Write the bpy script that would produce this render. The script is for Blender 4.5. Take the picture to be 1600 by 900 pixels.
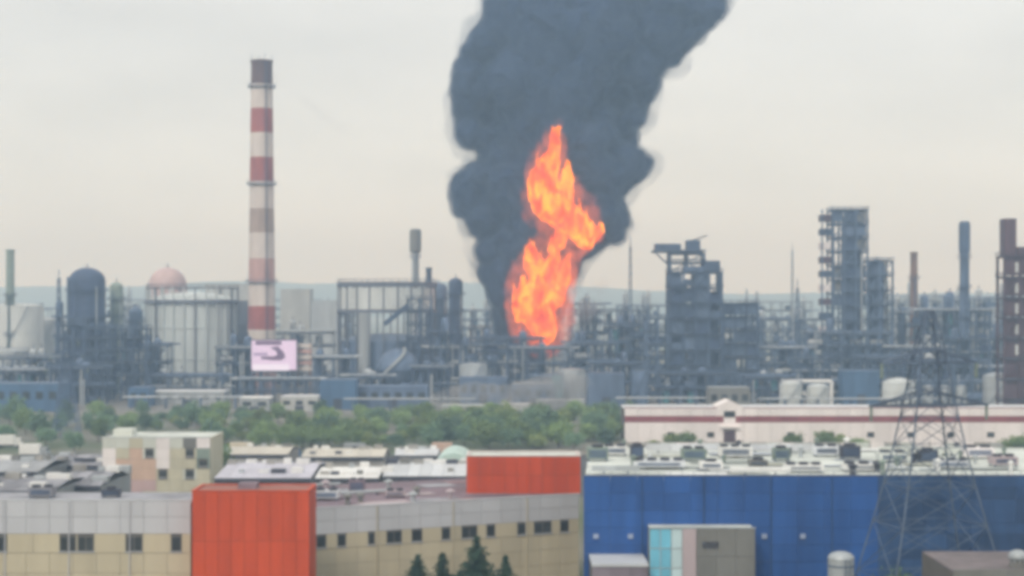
import bpy, bmesh, math, random
from mathutils import Vector, Matrix, noise

R = math.radians
random.seed(11)
for o in list(bpy.data.objects):
    bpy.data.objects.remove(o)
scene = bpy.context.scene
COL = scene.collection

# ------------------------------------------------------------------ camera
H, F, YH = 40.0, 2600.0, 470.0          # eye height (m), focal length and horizon row on a 1600 px wide frame
cam_d = bpy.data.cameras.new('camera')
cam_d.sensor_width = 36.0
cam_d.lens = F / 1600.0 * 36.0
cam_d.shift_y = (YH - 450.0) / 1600.0
cam_d.clip_start = 0.5
cam_d.clip_end = 20000.0
cam = bpy.data.objects.new('camera', cam_d)
cam.location = (0, 0, H)
cam.rotation_euler = (R(90), 0, 0)
COL.objects.link(cam)
scene.camera = cam

# ------------------------------------------------------------------ sky, sun, exposure
SUN_EL, SUN_AZ = R(42), R(205)          # azimuth measured from +Y clockwise: behind the camera, to the left
world = bpy.data.worlds.new('World')
scene.world = world
world.use_nodes = True
nt = world.node_tree
nt.nodes.clear()
wo = nt.nodes.new('ShaderNodeOutputWorld')
bg = nt.nodes.new('ShaderNodeBackground')
bg.inputs['Strength'].default_value = 0.10
sky = nt.nodes.new('ShaderNodeTexSky')
sky.sky_type = 'NISHITA'
sky.sun_disc = False
sky.sun_elevation = SUN_EL
sky.sun_rotation = SUN_AZ
sky.dust_density = 3.0
tc = nt.nodes.new('ShaderNodeTexCoord')
sep = nt.nodes.new('ShaderNodeSeparateXYZ')
nt.links.new(tc.outputs['Generated'], sep.inputs[0])
elev = nt.nodes.new('ShaderNodeValToRGB')           # cloud sheet: warm and thin low down, grey-white above, brighter overhead
elev.color_ramp.elements[0].position = 0.0
elev.color_ramp.elements[0].color = (0.84, 0.815, 0.755, 1)
e = elev.color_ramp.elements.new(0.06); e.color = (0.745, 0.742, 0.70, 1)
e = elev.color_ramp.elements.new(0.15); e.color = (0.67, 0.682, 0.67, 1)
e = elev.color_ramp.elements.new(0.35); e.color = (0.70, 0.71, 0.70, 1)
elev.color_ramp.elements[-1].position = 1.0
elev.color_ramp.elements[-1].color = (0.98, 0.99, 0.97, 1)
nt.links.new(sep.outputs['Z'], elev.inputs['Fac'])
mp = nt.nodes.new('ShaderNodeMapping')
mp.inputs['Scale'].default_value = (1.0, 1.0, 3.2)
nt.links.new(tc.outputs['Generated'], mp.inputs['Vector'])
cn = nt.nodes.new('ShaderNodeTexNoise')
cn.inputs['Scale'].default_value = 4.5
cn.inputs['Detail'].default_value = 6.0
cn.inputs['Roughness'].default_value = 0.55
nt.links.new(mp.outputs['Vector'], cn.inputs['Vector'])
cr = nt.nodes.new('ShaderNodeMapRange')
cr.inputs['From Min'].default_value = 0.3
cr.inputs['From Max'].default_value = 0.7
cr.inputs['To Min'].default_value = 11.8
cr.inputs['To Max'].default_value = 14.0
nt.links.new(cn.outputs['Fac'], cr.inputs['Value'])
sc_ = nt.nodes.new('ShaderNodeVectorMath'); sc_.operation = 'SCALE'
nt.links.new(elev.outputs['Color'], sc_.inputs[0])
nt.links.new(cr.outputs['Result'], sc_.inputs['Scale'])
mx = nt.nodes.new('ShaderNodeMix'); mx.data_type = 'RGBA'
mx.inputs['Factor'].default_value = 0.9             # cloud cover over the clear sky
nt.links.new(sky.outputs['Color'], mx.inputs['A'])
nt.links.new(sc_.outputs['Vector'], mx.inputs['B'])
nt.links.new(mx.outputs['Result'], bg.inputs['Color'])
nt.links.new(bg.outputs['Background'], wo.inputs['Surface'])

sun_d = bpy.data.lights.new('sun', 'SUN')
sun_d.energy = 1.5
sun_d.angle = R(14)
sun_d.color = (1.0, 0.95, 0.87)
sun = bpy.data.objects.new('sun', sun_d)
sd = Vector((math.sin(SUN_AZ) * math.cos(SUN_EL), math.cos(SUN_AZ) * math.cos(SUN_EL), math.sin(SUN_EL)))
sun.rotation_euler = (-sd).to_track_quat('-Z', 'Y').to_euler()
sun.location = (0, -50, 300)
COL.objects.link(sun)

vs = scene.view_settings
vs.view_transform = 'Standard'
vs.look = 'None'
vs.exposure = 0.0
vs.gamma = 1.0
vs.use_curve_mapping = False
scene.render.engine = 'CYCLES'
cy = scene.cycles
cy.use_denoising = True
cy.max_bounces = 8
cy.diffuse_bounces = 3
cy.volume_bounces = 4
cy.transparent_max_bounces = 16
cy.volume_max_steps = 128
cy.filter_width = 4.4                    # soft hand-held long-zoom lens

# ------------------------------------------------------------------ materials
MATS = {}
def mat(name, col, rough=0.7, metal=0.0, var=0.12, scale=0.25, streak=1.0, rnd=0.0, col2=None, bump=0.0, bscale=2.0, spec=0.3):
    """Principled paint/stone/steel: base colour broken up by world-space noise (stretched downward when streak < 1) and a tint per piece."""
    if name in MATS:
        return MATS[name]
    m = bpy.data.materials.new(name)
    m.use_nodes = True
    n = m.node_tree.nodes; l = m.node_tree.links
    b = n['Principled BSDF']
    b.inputs['Roughness'].default_value = rough
    b.inputs['Metallic'].default_value = metal
    b.inputs['Specular IOR Level'].default_value = spec
    geo = n.new('ShaderNodeNewGeometry')
    mpn = n.new('ShaderNodeMapping')
    mpn.inputs['Scale'].default_value = (1, 1, streak)
    l.new(geo.outputs['Position'], mpn.inputs['Vector'])
    nz = n.new('ShaderNodeTexNoise')
    nz.inputs['Scale'].default_value = scale
    nz.inputs['Detail'].default_value = 6
    nz.inputs['Roughness'].default_value = 0.62
    l.new(mpn.outputs['Vector'], nz.inputs['Vector'])
    mixc = n.new('ShaderNodeMix'); mixc.data_type = 'RGBA'
    c2 = col2 or tuple(min(1.0, c * (1 + var)) for c in col)
    c1 = col if col2 else tuple(c * (1 - var) for c in col)
    mixc.inputs['A'].default_value = (*c1, 1)
    mixc.inputs['B'].default_value = (*c2, 1)
    mr = n.new('ShaderNodeMapRange')
    mr.inputs['From Min'].default_value = 0.32; mr.inputs['From Max'].default_value = 0.68
    l.new(nz.outputs['Fac'], mr.inputs['Value'])
    l.new(mr.outputs['Result'], mixc.inputs['Factor'])
    out = mixc.outputs['Result']
    if rnd > 0:
        oi = n.new('ShaderNodeObjectInfo')
        rr = n.new('ShaderNodeMapRange')
        rr.inputs['To Min'].default_value = 1 - rnd; rr.inputs['To Max'].default_value = 1 + rnd
        l.new(oi.outputs['Random'], rr.inputs['Value'])
        vm = n.new('ShaderNodeVectorMath'); vm.operation = 'SCALE'
        l.new(out, vm.inputs[0]); l.new(rr.outputs['Result'], vm.inputs['Scale'])
        out = vm.outputs['Vector']
    l.new(out, b.inputs['Base Color'])
    if bump > 0:
        nb = n.new('ShaderNodeTexNoise'); nb.inputs['Scale'].default_value = bscale; nb.inputs['Detail'].default_value = 4
        l.new(geo.outputs['Position'], nb.inputs['Vector'])
        bp = n.new('ShaderNodeBump'); bp.inputs['Strength'].default_value = bump
        l.new(nb.outputs['Fac'], bp.inputs['Height']); l.new(bp.outputs['Normal'], b.inputs['Normal'])
    MATS[name] = m
    return m

def emit_mat(name, col, strength):
    m = bpy.data.materials.new(name); m.use_nodes = True
    n = m.node_tree.nodes; l = m.node_tree.links
    n.remove(n['Principled BSDF'])
    em = n.new('ShaderNodeEmission')
    em.inputs['Color'].default_value = (*col, 1); em.inputs['Strength'].default_value = strength
    l.new(em.outputs[0], n['Material Output'].inputs['Surface'])
    return m

STEEL   = mat('weathered steelwork', (0.054, 0.082, 0.142), 0.65, 0, 0.35, 0.3, 0.4, 0.25)
STEEL2  = mat('grey blue painted steel', (0.090, 0.132, 0.215), 0.6, 0, 0.25, 0.3, 0.4, 0.22)
DECKM   = mat('grating deck', (0.075, 0.092, 0.125), 0.8, 0, 0.25, 0.4, 1, 0.2)
VESSEL  = mat('lagged vessel', (0.108, 0.153, 0.245), 0.5, 0.15, 0.22, 0.2, 0.25, 0.15)
VESSELD = mat('dark vessel', (0.044, 0.070, 0.140), 0.55, 0, 0.25, 0.2, 0.25, 0.1)
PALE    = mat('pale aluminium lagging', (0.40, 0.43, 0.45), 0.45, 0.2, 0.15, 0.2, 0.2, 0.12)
TANKW   = mat('tank paint white', (0.58, 0.61, 0.61), 0.5, 0, 0.12, 0.15, 0.2, 0.08)
HOLDER  = mat('gasholder paint', (0.52, 0.57, 0.585), 0.55, 0, 0.15, 0.18, 0.15, 0.06)
HOLDERD = mat('gasholder dark steel', (0.12, 0.13, 0.165), 0.6, 0, 0.2, 0.3, 0.3, 0.12)
PINKD   = mat('faded pink dome', (0.50, 0.375, 0.37), 0.6, 0, 0.1, 0.15, 0.3)
CH_W    = mat('chimney white paint', (0.60, 0.535, 0.50), 0.75, 0, 0.14, 0.22, 0.3)
CH_R    = mat('chimney red paint', (0.33, 0.10, 0.085), 0.75, 0, 0.22, 0.22, 0.3)
CH_F    = mat('chimney faded paint', (0.36, 0.28, 0.245), 0.75, 0, 0.2, 0.22, 0.3)
CH_P    = mat('chimney washed pink paint', (0.46, 0.29, 0.27), 0.75, 0, 0.2, 0.22, 0.3)
CH_D    = mat('chimney sooted top', (0.125, 0.075, 0.07), 0.8, 0, 0.3, 0.3, 0.4)
CONC    = mat('concrete', (0.33, 0.32, 0.30), 0.85, 0, 0.2, 0.2, 0.4, 0.1)
PALEB   = mat('pale block wall', (0.42, 0.43, 0.42), 0.8, 0, 0.12, 0.1, 0.5, 0.08)
RUST    = mat('rusty brown steel', (0.19, 0.115, 0.085), 0.75, 0, 0.3, 0.4, 0.4, 0.1)
DARKRED = mat('dark purple red paint', (0.095, 0.055, 0.068), 0.7, 0, 0.25, 0.3, 0.4, 0.1)
TEAL    = mat('teal machinery paint', (0.08, 0.24, 0.28), 0.6, 0, 0.2, 0.3, 1, 0.2)
BLUESH  = mat('blue sheet shed', (0.06, 0.125, 0.235), 0.55, 0, 0.15, 0.3, 0.2, 0.12)
GREYSH  = mat('grey sheet shed', (0.30, 0.32, 0.335), 0.6, 0, 0.15, 0.3, 0.2, 0.12)
ROOFPALE= mat('pale metal roof', (0.60, 0.62, 0.65), 0.5, 0.1, 0.12, 0.12, 1, 0.12)
ROOFGREY= mat('grey bitumen roof', (0.24, 0.24, 0.265), 0.9, 0, 0.3, 0.2, 1, 0.3)
ROOFPUR = mat('reddish bitumen roof', (0.20, 0.15, 0.175), 0.9, 0, 0.3, 0.12, 1, 0.1)
MEMB    = mat('white roof membrane', (0.57, 0.60, 0.565), 0.8, 0, 0.22, 0.16, 1, 0)
DARKTR  = mat('dark trim', (0.055, 0.06, 0.08), 0.6, 0, 0.2, 0.4, 1, 0.1)
BAND    = mat('light grey cladding', (0.51, 0.52, 0.555), 0.55, 0, 0.07, 0.25, 0.15, 0.05)
BEIGE   = mat('beige cladding', (0.51, 0.455, 0.33), 0.65, 0, 0.10, 0.25, 0.15, 0.06)
BACKING = mat('wall joint shadow gap', (0.12, 0.11, 0.10), 0.9)
REDP    = mat('orange red cladding', (0.54, 0.068, 0.016), 0.62, 0, 0.13, 0.4, 0.15, 0.10)
BLUEP   = mat('blue cladding', (0.020, 0.084, 0.285), 0.55, 0, 0.2, 0.4, 0.1, 0.11)
BLUEG   = mat('slate blue cladding', (0.028, 0.070, 0.17), 0.6, 0, 0.3, 0.3, 0.3, 0.2)
COPING  = mat('pale coping', (0.58, 0.52, 0.49), 0.6, 0, 0.1, 0.4, 1)
WHITE   = mat('white paint', (0.72, 0.72, 0.71), 0.55, 0, 0.08, 0.4, 0.4, 0.06)
WARMW   = mat('warm white render', (0.78, 0.73, 0.73), 0.7, 0, 0.1, 0.15, 0.3, 0.05)
REDSTR  = mat('dull red stripe', (0.26, 0.075, 0.085), 0.6, 0, 0.15, 0.2, 1, 0.08)
CYANP   = mat('cyan glazing', (0.16, 0.48, 0.64), 0.25, 0, 0.15, 0.3, 0.4, 0.12, spec=0.6)
CYANW   = mat('frosted pale glazing', (0.48, 0.62, 0.66), 0.3, 0, 0.12, 0.3, 0.4, 0.08, spec=0.6)
GREYP   = mat('brown grey render', (0.185, 0.185, 0.175), 0.8, 0, 0.15, 0.25, 0.4, 0.08)
PINKG   = mat('pinkish grey pilaster', (0.42, 0.35, 0.37), 0.7, 0, 0.1, 0.3, 0.4)
PEACH   = mat('peach render', (0.56, 0.40, 0.315), 0.8, 0, 0.1, 0.3, 0.5, 0.06)
PINKR   = mat('pink render', (0.50, 0.36, 0.36), 0.8, 0, 0.1, 0.3, 0.5, 0.06)
MINT    = mat('pale mint render', (0.58, 0.60, 0.55), 0.8, 0, 0.1, 0.3, 0.5, 0.06)
OLIVE   = mat('olive cream render', (0.52, 0.49, 0.38), 0.8, 0, 0.1, 0.3, 0.5, 0.06)
GLASSD  = mat('dark window glass', (0.035, 0.04, 0.042), 0.12, 0, 0.3, 0.3, 1, 0.3, spec=0.6)
RUBBER  = mat('tyre rubber', (0.02, 0.02, 0.02), 0.9)
BARK    = mat('bark', (0.09, 0.07, 0.05), 0.95, 0, 0.3, 2.0, 0.3)
GREENU  = mat('grey green plant casing', (0.20, 0.25, 0.22), 0.7, 0, 0.2, 0.3, 1, 0.2)
LAMPW   = mat('lamp housing', (0.30, 0.36, 0.50), 0.4, 0, 0.1)

def leaf_mat(name, c1, c2, rnd=0.35):
    m = mat(name, c1, 0.75, 0, 0.1, 0.9, 1, rnd, col2=c2, spec=0.15)
    return m
LEAF  = leaf_mat('broadleaf foliage', (0.13, 0.21, 0.085), (0.25, 0.335, 0.14))
LEAF2 = leaf_mat('yellow green foliage', (0.15, 0.205, 0.08), (0.27, 0.325, 0.13))
LEAF3 = leaf_mat('dull teal foliage', (0.11, 0.19, 0.12), (0.19, 0.285, 0.17))
NEEDLE= leaf_mat('spruce needles', (0.026, 0.062, 0.044), (0.060, 0.105, 0.066), 0.2)

# ------------------------------------------------------------------ helpers
def px(x, d): return (x - 800.0) * d / F
def pz(y, d): return H - (y - YH) * d / F

LM = {}
OFF = [None]
MESHES = {}
I4 = Matrix.Identity(4)

def tag(o, label=None, cat=None, group=None, kind=None):
    if label: o['label'] = label
    if cat: o['category'] = cat
    if group: o['group'] = group
    if kind: o['kind'] = kind
    return o

def thing(name, label, cat, loc=(0, 0, 0), rz=0.0, group=None):
    o = bpy.data.objects.new(name, None)
    o.empty_display_size = 0.5
    o.location = loc
    o.rotation_euler = (0, 0, rz)
    COL.objects.link(o)
    tag(o, label, cat, group)
    return o

def put(name, mesh, parent=None, M=I4):
    if OFF[0] is not None: M = OFF[0] @ M
    o = bpy.data.objects.new(name, mesh)
    if parent is not None:
        o.parent = parent
        if parent in LM:
            o.matrix_parent_inverse = LM[parent].inverted()
    o.matrix_basis = M
    LM[o] = M
    COL.objects.link(o)
    return o

def from_py(name, verts, faces, material=None, smooth=False):
    me = bpy.data.meshes.new(name)
    me.from_pydata([tuple(v) for v in verts], [], faces)
    if material: me.materials.append(material)
    if smooth:
        me.polygons.foreach_set('use_smooth', [True] * len(me.polygons))
    me.update()
    return me

CUBE_V = [(-.5,-.5,-.5),(.5,-.5,-.5),(.5,.5,-.5),(-.5,.5,-.5),(-.5,-.5,.5),(.5,-.5,.5),(.5,.5,.5),(-.5,.5,.5)]
CUBE_F = [(0,3,2,1),(4,5,6,7),(0,1,5,4),(1,2,6,5),(2,3,7,6),(3,0,4,7)]
def unit_box(m):
    k = ('box', m.name)
    if k not in MESHES: MESHES[k] = from_py('box', CUBE_V, CUBE_F, m)
    return MESHES[k]

def lathe_mesh(profile, seg, m, smooth=True, sharp=True):
    verts, faces = [], []
    n = len(profile)
    for r, z in profile:
        for i in range(seg):
            a = 2 * math.pi * i / seg
            verts.append((r * math.cos(a), r * math.sin(a), z))
    for j in range(n - 1):
        for i in range(seg):
            k = (i + 1) % seg
            faces.append((j*seg+i, j*seg+k, (j+1)*seg+k, (j+1)*seg+i))
    faces.append(tuple(reversed(range(seg))))
    faces.append(tuple(range((n-1)*seg, n*seg)))
    me = from_py('lathe', verts, faces, m)
    if smooth:
        fl = [True] * len(me.polygons); fl[-1] = fl[-2] = False
        me.polygons.foreach_set('use_smooth', fl)
        try: me.set_sharp_from_angle(angle=R(35))
        except Exception: pass
    return me

def unit_cyl(m, seg=12):
    k = ('cyl', m.name, seg)
    if k not in MESHES: MESHES[k] = lathe_mesh([(1, 0), (1, 1)], seg, m)
    return MESHES[k]

def box(name, parent, m, x0, x1, y0, y1, z0, z1):
    M = Matrix.Translation(((x0+x1)/2, (y0+y1)/2, (z0+z1)/2)) @ Matrix.Diagonal((abs(x1-x0), abs(y1-y0), abs(z1-z0), 1))
    return put(name, unit_box(m), parent, M)

def bar(name, parent, m, p, q, w=0.3, h=None):
    """square bar between two points"""
    p, q = Vector(p), Vector(q); v = q - p; h = h or w
    M = Matrix.Translation((p+q)/2) @ v.to_track_quat('Y', 'Z').to_matrix().to_4x4() @ Matrix.Diagonal((w, v.length, h, 1))
    return put(name, unit_box(m), parent, M)

def rod(name, parent, m, p, q, r, seg=10):
    p, q = Vector(p), Vector(q); v = q - p
    M = Matrix.Translation(p) @ v.to_track_quat('Z', 'Y').to_matrix().to_4x4() @ Matrix.Diagonal((r, r, v.length, 1))
    return put(name, unit_cyl(m, seg), parent, M)

class MB:
    """gathers boxes and bars that make up ONE piece"""
    def __init__(self): self.v, self.f = [], []
    def box(self, x0, x1, y0, y1, z0, z1):
        b = len(self.v)
        for x, y, z in CUBE_V: self.v.append(((x0+x1)/2 + x*(x1-x0), (y0+y1)/2 + y*(y1-y0), (z0+z1)/2 + z*(z1-z0)))
        self.f += [tuple(i + b for i in f) for f in CUBE_F]
    def bar(self, p, q, w, h=None):
        p, q = Vector(p), Vector(q); v = q - p
        M = Matrix.Translation((p+q)/2) @ v.to_track_quat('Y', 'Z').to_matrix().to_4x4() @ Matrix.Diagonal((w, v.length, h or w, 1))
        b = len(self.v)
        self.v += [tuple(M @ Vector(c)) for c in CUBE_V]
        self.f += [tuple(i + b for i in f) for f in CUBE_F]
    def mesh(self, m, smooth=False): return from_py('piece', self.v, self.f, m, smooth)

def prism(name, parent, m, poly, z0, z1):
    n = len(poly)
    v = [(x, y, z0) for x, y in poly] + [(x, y, z1) for x, y in poly]
    f = [tuple(reversed(range(n))), tuple(range(n, 2*n))] + [(i, (i+1) % n, n+(i+1) % n, n+i) for i in range(n)]
    return put(name, from_py('prism', v, f, m), parent)

def ring_mesh(r0, r1, z0, z1, seg, m, a0=0.0, a1=2*math.pi):
    v, f = [], []
    full = abs(a1 - a0 - 2*math.pi) < 1e-6
    n = seg if full else seg + 1
    for i in range(n):
        a = a0 + (a1 - a0) * i / seg
        c, s = math.cos(a), math.sin(a)
        v += [(r0*c, r0*s, z0), (r1*c, r1*s, z0), (r1*c, r1*s, z1), (r0*c, r0*s, z1)]
    for i in range(seg):
        j = (i + 1) % n
        for k in range(4):
            q = (k + 1) % 4
            f.append((i*4+k, i*4+q, j*4+q, j*4+k))
    return from_py('ring', v, f, m)

def rail_loop(x0, x1, y0, y1, z, m, h=1.15, step=2.5, w=0.09):
    b = MB()
    for zz in (z + h, z + h * 0.55):
        b.bar((x0, y0, zz), (x1, y0, zz), w); b.bar((x0, y1, zz), (x1, y1, zz), w)
        b.bar((x0, y0, zz), (x0, y1, zz), w); b.bar((x1, y0, zz), (x1, y1, zz), w)
    k = max(1, int((x1 - x0) / step))
    for i in range(k + 1):
        x = x0 + (x1 - x0) * i / k
        b.bar((x, y0, z), (x, y0, z + h), w); b.bar((x, y1, z), (x, y1, z + h), w)
    return b.mesh(m)

def ladder(name, parent, m, x, y, z0, z1, w=0.55, t=0.12):
    b = MB()
    b.bar((x-w/2, y, z0), (x-w/2, y, z1), t); b.bar((x+w/2, y, z0), (x+w/2, y, z1), t)
    n = int((z1 - z0) / 1.2)
    for i in range(n + 1):
        z = z0 + (z1 - z0) * i / max(1, n)
        b.bar((x-w/2, y, z), (x+w/2, y, z), t * 0.7)
    return put(name, b.mesh(m), parent)

# ------------------------------------------------------------------ the ground and the far hills
def ground():
    m = bpy.data.materials.new('town ground'); m.use_nodes = True
    n = m.node_tree.nodes; l = m.node_tree.links
    b = n['Principled BSDF']; b.inputs['Roughness'].default_value = 0.95
    g = n.new('ShaderNodeNewGeometry')
    a = n.new('ShaderNodeTexNoise'); a.inputs['Scale'].default_value = 0.018; a.inputs['Detail'].default_value = 7
    l.new(g.outputs['Position'], a.inputs['Vector'])
    r = n.new('ShaderNodeValToRGB')
    r.color_ramp.elements[0].position = 0.38; r.color_ramp.elements[0].color = (0.085, 0.11, 0.055, 1)
    r.color_ramp.elements[1].position = 0.62; r.color_ramp.elements[1].color = (0.20, 0.19, 0.165, 1)
    x = r.color_ramp.elements.new(0.5); x.color = (0.13, 0.135, 0.10, 1)
    l.new(a.outputs['Fac'], r.inputs['Fac']); l.new(r.outputs['Color'], b.inputs['Base Color'])
    me = from_py('ground', [(-5000, -60, 0), (5000, -60, 0), (5000, 5000, 0), (-5000, 5000, 0)], [(0, 1, 2, 3)], m)
    tag(put('ground', me), 'dusty grass and dirt ground of the industrial district', kind='structure')
    asph = mat('yard asphalt', (0.075, 0.077, 0.082), 0.9, 0, 0.25, 0.08)
    me = from_py('yard', [(-120, 340, .005), (30, 340, .005), (30, 432, .005), (-120, 432, .005)], [(0, 1, 2, 3)], asph)
    tag(put('yard_pavement', me), 'asphalt lorry yard behind the pale sheds', kind='structure')
    me = from_py('yard', [(-400, 590, .005), (400, 590, .005), (400, 1000, .005), (-400, 1000, .005)], [(0, 1, 2, 3)],
                 mat('refinery hardstanding', (0.19, 0.185, 0.175), 0.9, 0, 0.2, 0.05))
    tag(put('refinery_pavement', me), 'pale concrete hardstanding of the refinery', kind='structure')
ground()

def hills():
    nx, ny = 160, 14
    v, f = [], []
    for j in range(ny + 1):
        t = j / ny
        for i in range(nx + 1):
            x = -4600 + 9200 * i / nx
            y = 3900 + 1050 * t
            base = 96 - 34 * (1 / (1 + math.exp(-(x - 150) / 120.0))) - 22 * (1 / (1 + math.exp((x + 900) / 150.0)))
            h = base + 16 * noise.fractal(Vector((x * 0.0016, t * 2, 3.1)), 1.0, 2.0, 5)
            z = h * math.sin(min(1.0, t * 1.6) * math.pi / 2) - 2.0
            v.append((x, y, z))
    for j in range(ny):
        for i in range(nx):
            a = j * (nx + 1) + i
            f.append((a, a + 1, a + nx + 2, a + nx + 1))
    me = from_py('hills', v, f, mat('wooded hills', (0.07, 0.085, 0.06), 0.95, 0, 0.4, 0.004), True)
    tag(put('hills', me), 'low hazy ridge along the horizon', kind='structure')
hills()

# ------------------------------------------------------------------ foreground: halls, tower, blue building
def window(parent, x, w, z0, z1, y, mullions=1, fm=GREYP):
    fr = MB(); t = 0.09
    fr.box(x, x+w, y-0.03, y+0.12, z0, z0+t); fr.box(x, x+w, y-0.03, y+0.12, z1-t, z1)
    fr.box(x, x+t, y-0.03, y+0.12, z0+t, z1-t); fr.box(x+w-t, x+w, y-0.03, y+0.12, z0+t, z1-t)
    for i in range(mullions):
        mx_ = x + w * (i+1) / (mullions+1)
        fr.box(mx_-0.04, mx_+0.04, y-0.02, y+0.11, z0+t, z1-t)
    wn = put('window', fr.mesh(fm), parent)
    for i in range(mullions + 1):
        a = x + t + (w - 2*t) * i / (mullions+1); b = x + t + (w - 2*t) * (i+1) / (mullions+1)
        box('pane', wn, GLASSD, a, b, y+0.04, y+0.07, z0+t, z1-t)
    box('sill', wn, BAND, x-0.1, x+w+0.1, y-0.16, y+0.02, z0-0.10, z0-0.01)
    return wn

def hall(root, length, depth, top, band0, win, wz0, wz1, pw, roofm):
    """wall skin in the local frame: front face at y=0, x from 0 to length; win = list of (x, width, mullions)"""
    core = MB(); core.box(0.1, length-0.1, 0.14, depth, 0, top-0.45)
    put('wall', core.mesh(BACKING), root)
    n = max(1, round(length / pw)); w = length / n
    for i in range(n):                                   # light grey upper band: two courses
        zc = (top + band0) / 2
        box('cladding_panel', root, BAND, i*w+0.02, (i+1)*w-0.02, 0, 0.135, band0+0.02, zc-0.02)
        box('cladding_panel', root, BAND, i*w+0.02, (i+1)*w-0.02, 0, 0.135, zc+0.02, top-0.02)
    win = sorted(win)
    edges = [0.0]
    for (x, ww, k) in win: edges += [x, x + ww]
    edges.append(length)
    for a, b in zip(edges[0::2], edges[1::2]):           # beige piers between the windows
        k = max(1, round((b - a) / pw))
        for i in range(k):
            x0 = a + (b-a)*i/k; x1 = a + (b-a)*(i+1)/k
            if x1 - x0 > 0.08: box('cladding_panel', root, BEIGE, x0+0.02, x1-0.02, 0, 0.135, wz0-0.13, band0-0.02)
    for (x, ww, k) in win: window(root, x+0.01, ww-0.02, wz0, wz1, 0.02, k)
    z = wz0 - 0.17
    rows = 4
    for r_ in range(rows):
        za, zb = z * r_ / rows, z * (r_+1) / rows
        for i in range(n):
            box('cladding_panel', root, BEIGE, i*w+0.02, (i+1)*w-0.02, 0, 0.135, za+0.02, zb-0.02)
    box('roof', root, roofm, 0.1, length-0.1, 0.3, depth, top-0.45, top-0.30)
    box('coping', root, BAND, -0.05, length+0.05, -0.06, 0.3, top-0.02, top+0.12)

# left hall
LS = 200 / F
LX = px(-70, 200)
lh = thing('factory_hall', 'beige hall with light grey upper band and dark windows, beside the red tower', 'building', (LX, 200, 0))
def lw(a, b): return ((a + 70) * LS, (b - a) * LS)
wl = []
for a, b, k in ((-40, -20, 0), (-8, 11, 0), (93, 119, 1), (121, 147, 1), (196, 223, 1), (267, 284, 0)):
    x, w = lw(a, b); wl.append((x, w, k))
hall(lh, px(298, 200) - LX, 11.0, pz(782, 200), pz(834, 200), wl, pz(862, 200), pz(838, 200), 2.9, ROOFGREY)
for x in (6.0, 13.7, 21.0):
    rod('downpipe', lh, BAND, (x, -0.12, 0), (x, -0.12, pz(783, 200)), 0.07, 8)

# red stair tower between the halls
def clad_box(name, label, cat, x0, x1, y0, y1, z0, z1, m, nx, nz, sides=('L', 'R'), roofm=ROOFGREY, copm=None, ny=3, copw=0.3):
    t = thing(name, label, cat, ((x0+x1)/2, y0, z0))
    w, d, h = x1-x0, y1-y0, z1-z0
    b = MB(); b.box(-w/2+0.13, w/2-0.13, 0.13, d-0.13, 0, h-0.2)
    put('wall', b.mesh(BACKING), t)
    for i in range(nx):
        for j in range(nz):
            a, c = -w/2 + w*i/nx, -w/2 + w*(i+1)/nx
            box('cladding_panel', t, m, a+0.02, c-0.02, 0, 0.12, h*j/nz+0.02, h*(j+1)/nz-0.02)
    for s, xx in (('L', -w/2), ('R', w/2)):
        if s in sides:
            for i in range(ny):
                for j in range(nz):
                    a, c = 0.13 + (d-0.13)*i/ny, 0.13 + (d-0.13)*(i+1)/ny
                    xa, xb = (xx, xx+0.12) if s == 'L' else (xx-0.12, xx)
                    box('cladding_panel', t, m, xa, xb, a+0.02, c-0.02, h*j/nz+0.02, h*(j+1)/nz-0.02)
    box('roof', t, roofm, -w/2+0.13, w/2-0.13, 0.13, d-0.13, h-0.2, h-0.05)
    if copm:
        cp = MB(); o_ = 0.06
        cp.box(-w/2-o_, w/2+o_, -o_, copw, h+0.003, h+0.14); cp.box(-w/2-o_, w/2+o_, d-copw, d+o_, h+0.003, h+0.14)
        cp.box(-w/2-o_, -w/2+copw, copw, d-copw, h+0.003, h+0.14); cp.box(w/2-copw, w/2+o_, copw, d-copw, h+0.003, h+0.14)
        put('coping', cp.mesh(copm), t)
    return t
TX0, TX1 = px(300, 196), px(483, 196)
rt = clad_box('stair_tower', 'tall plain orange red clad tower between the two beige halls', 'tower', TX0, TX1, 196, 203, 0, pz(768, 196), REDP, 9, 3, ('R', 'L'), mat('tower roof', (0.30, 0.13, 0.10), 0.8), REDP, 3)
box('roof_hatch', rt, ROOFPUR, -2, 0.2, 3, 5.5, pz(768, 196)-0.05, pz(768, 196)+0.6)

# right hall, its front turned away
rzr = math.atan2(16.0, 34.5)
RHL = 38.0
RX0 = -25.3
rh = thing('factory_hall', 'beige hall with grey band turned at an angle, behind the spruces', 'building', (RX0, 212.0, 0), rzr)
def on_right(x, Z=None):
    k = (x - 800) / F; c, s = math.cos(rzr), math.sin(rzr)
    return (k * 212.0 - RX0) / (c - k * s)
RT = 13.5
wr = []
for a, b, k in ((494, 510, 0), (527, 541, 0), (575, 586, 0), (604, 628, 1), (643, 660, 0), (690, 704, 0), (721, 746, 1), (760, 774, 0), (808, 822, 0), (834, 862, 1), (875, 889, 0)):
    ta, tb = on_right(a), on_right(b); wr.append((ta, tb - ta, k))
hall(rh, RHL, 28.0, RT, 10.15, wr, 8.45, 10.0, 2.9, ROOFPUR)
for x in (8.6, 19.3, 30.1):
    rod('downpipe', rh, BEIGE, (x, -0.12, 0), (x, -0.12, RT-0.1), 0.07, 8)

# red roof box on the right hall
rb = clad_box('roof_plant_room', 'wide orange red clad plant room with pale top edge, beside the blue building', 'building', px(729, 231), px(907, 231), 231, 238, RT-0.28, pz(713, 231), REDP, 9, 2, ('L', 'R'), MEMB, COPING, 3, 0.5)

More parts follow.
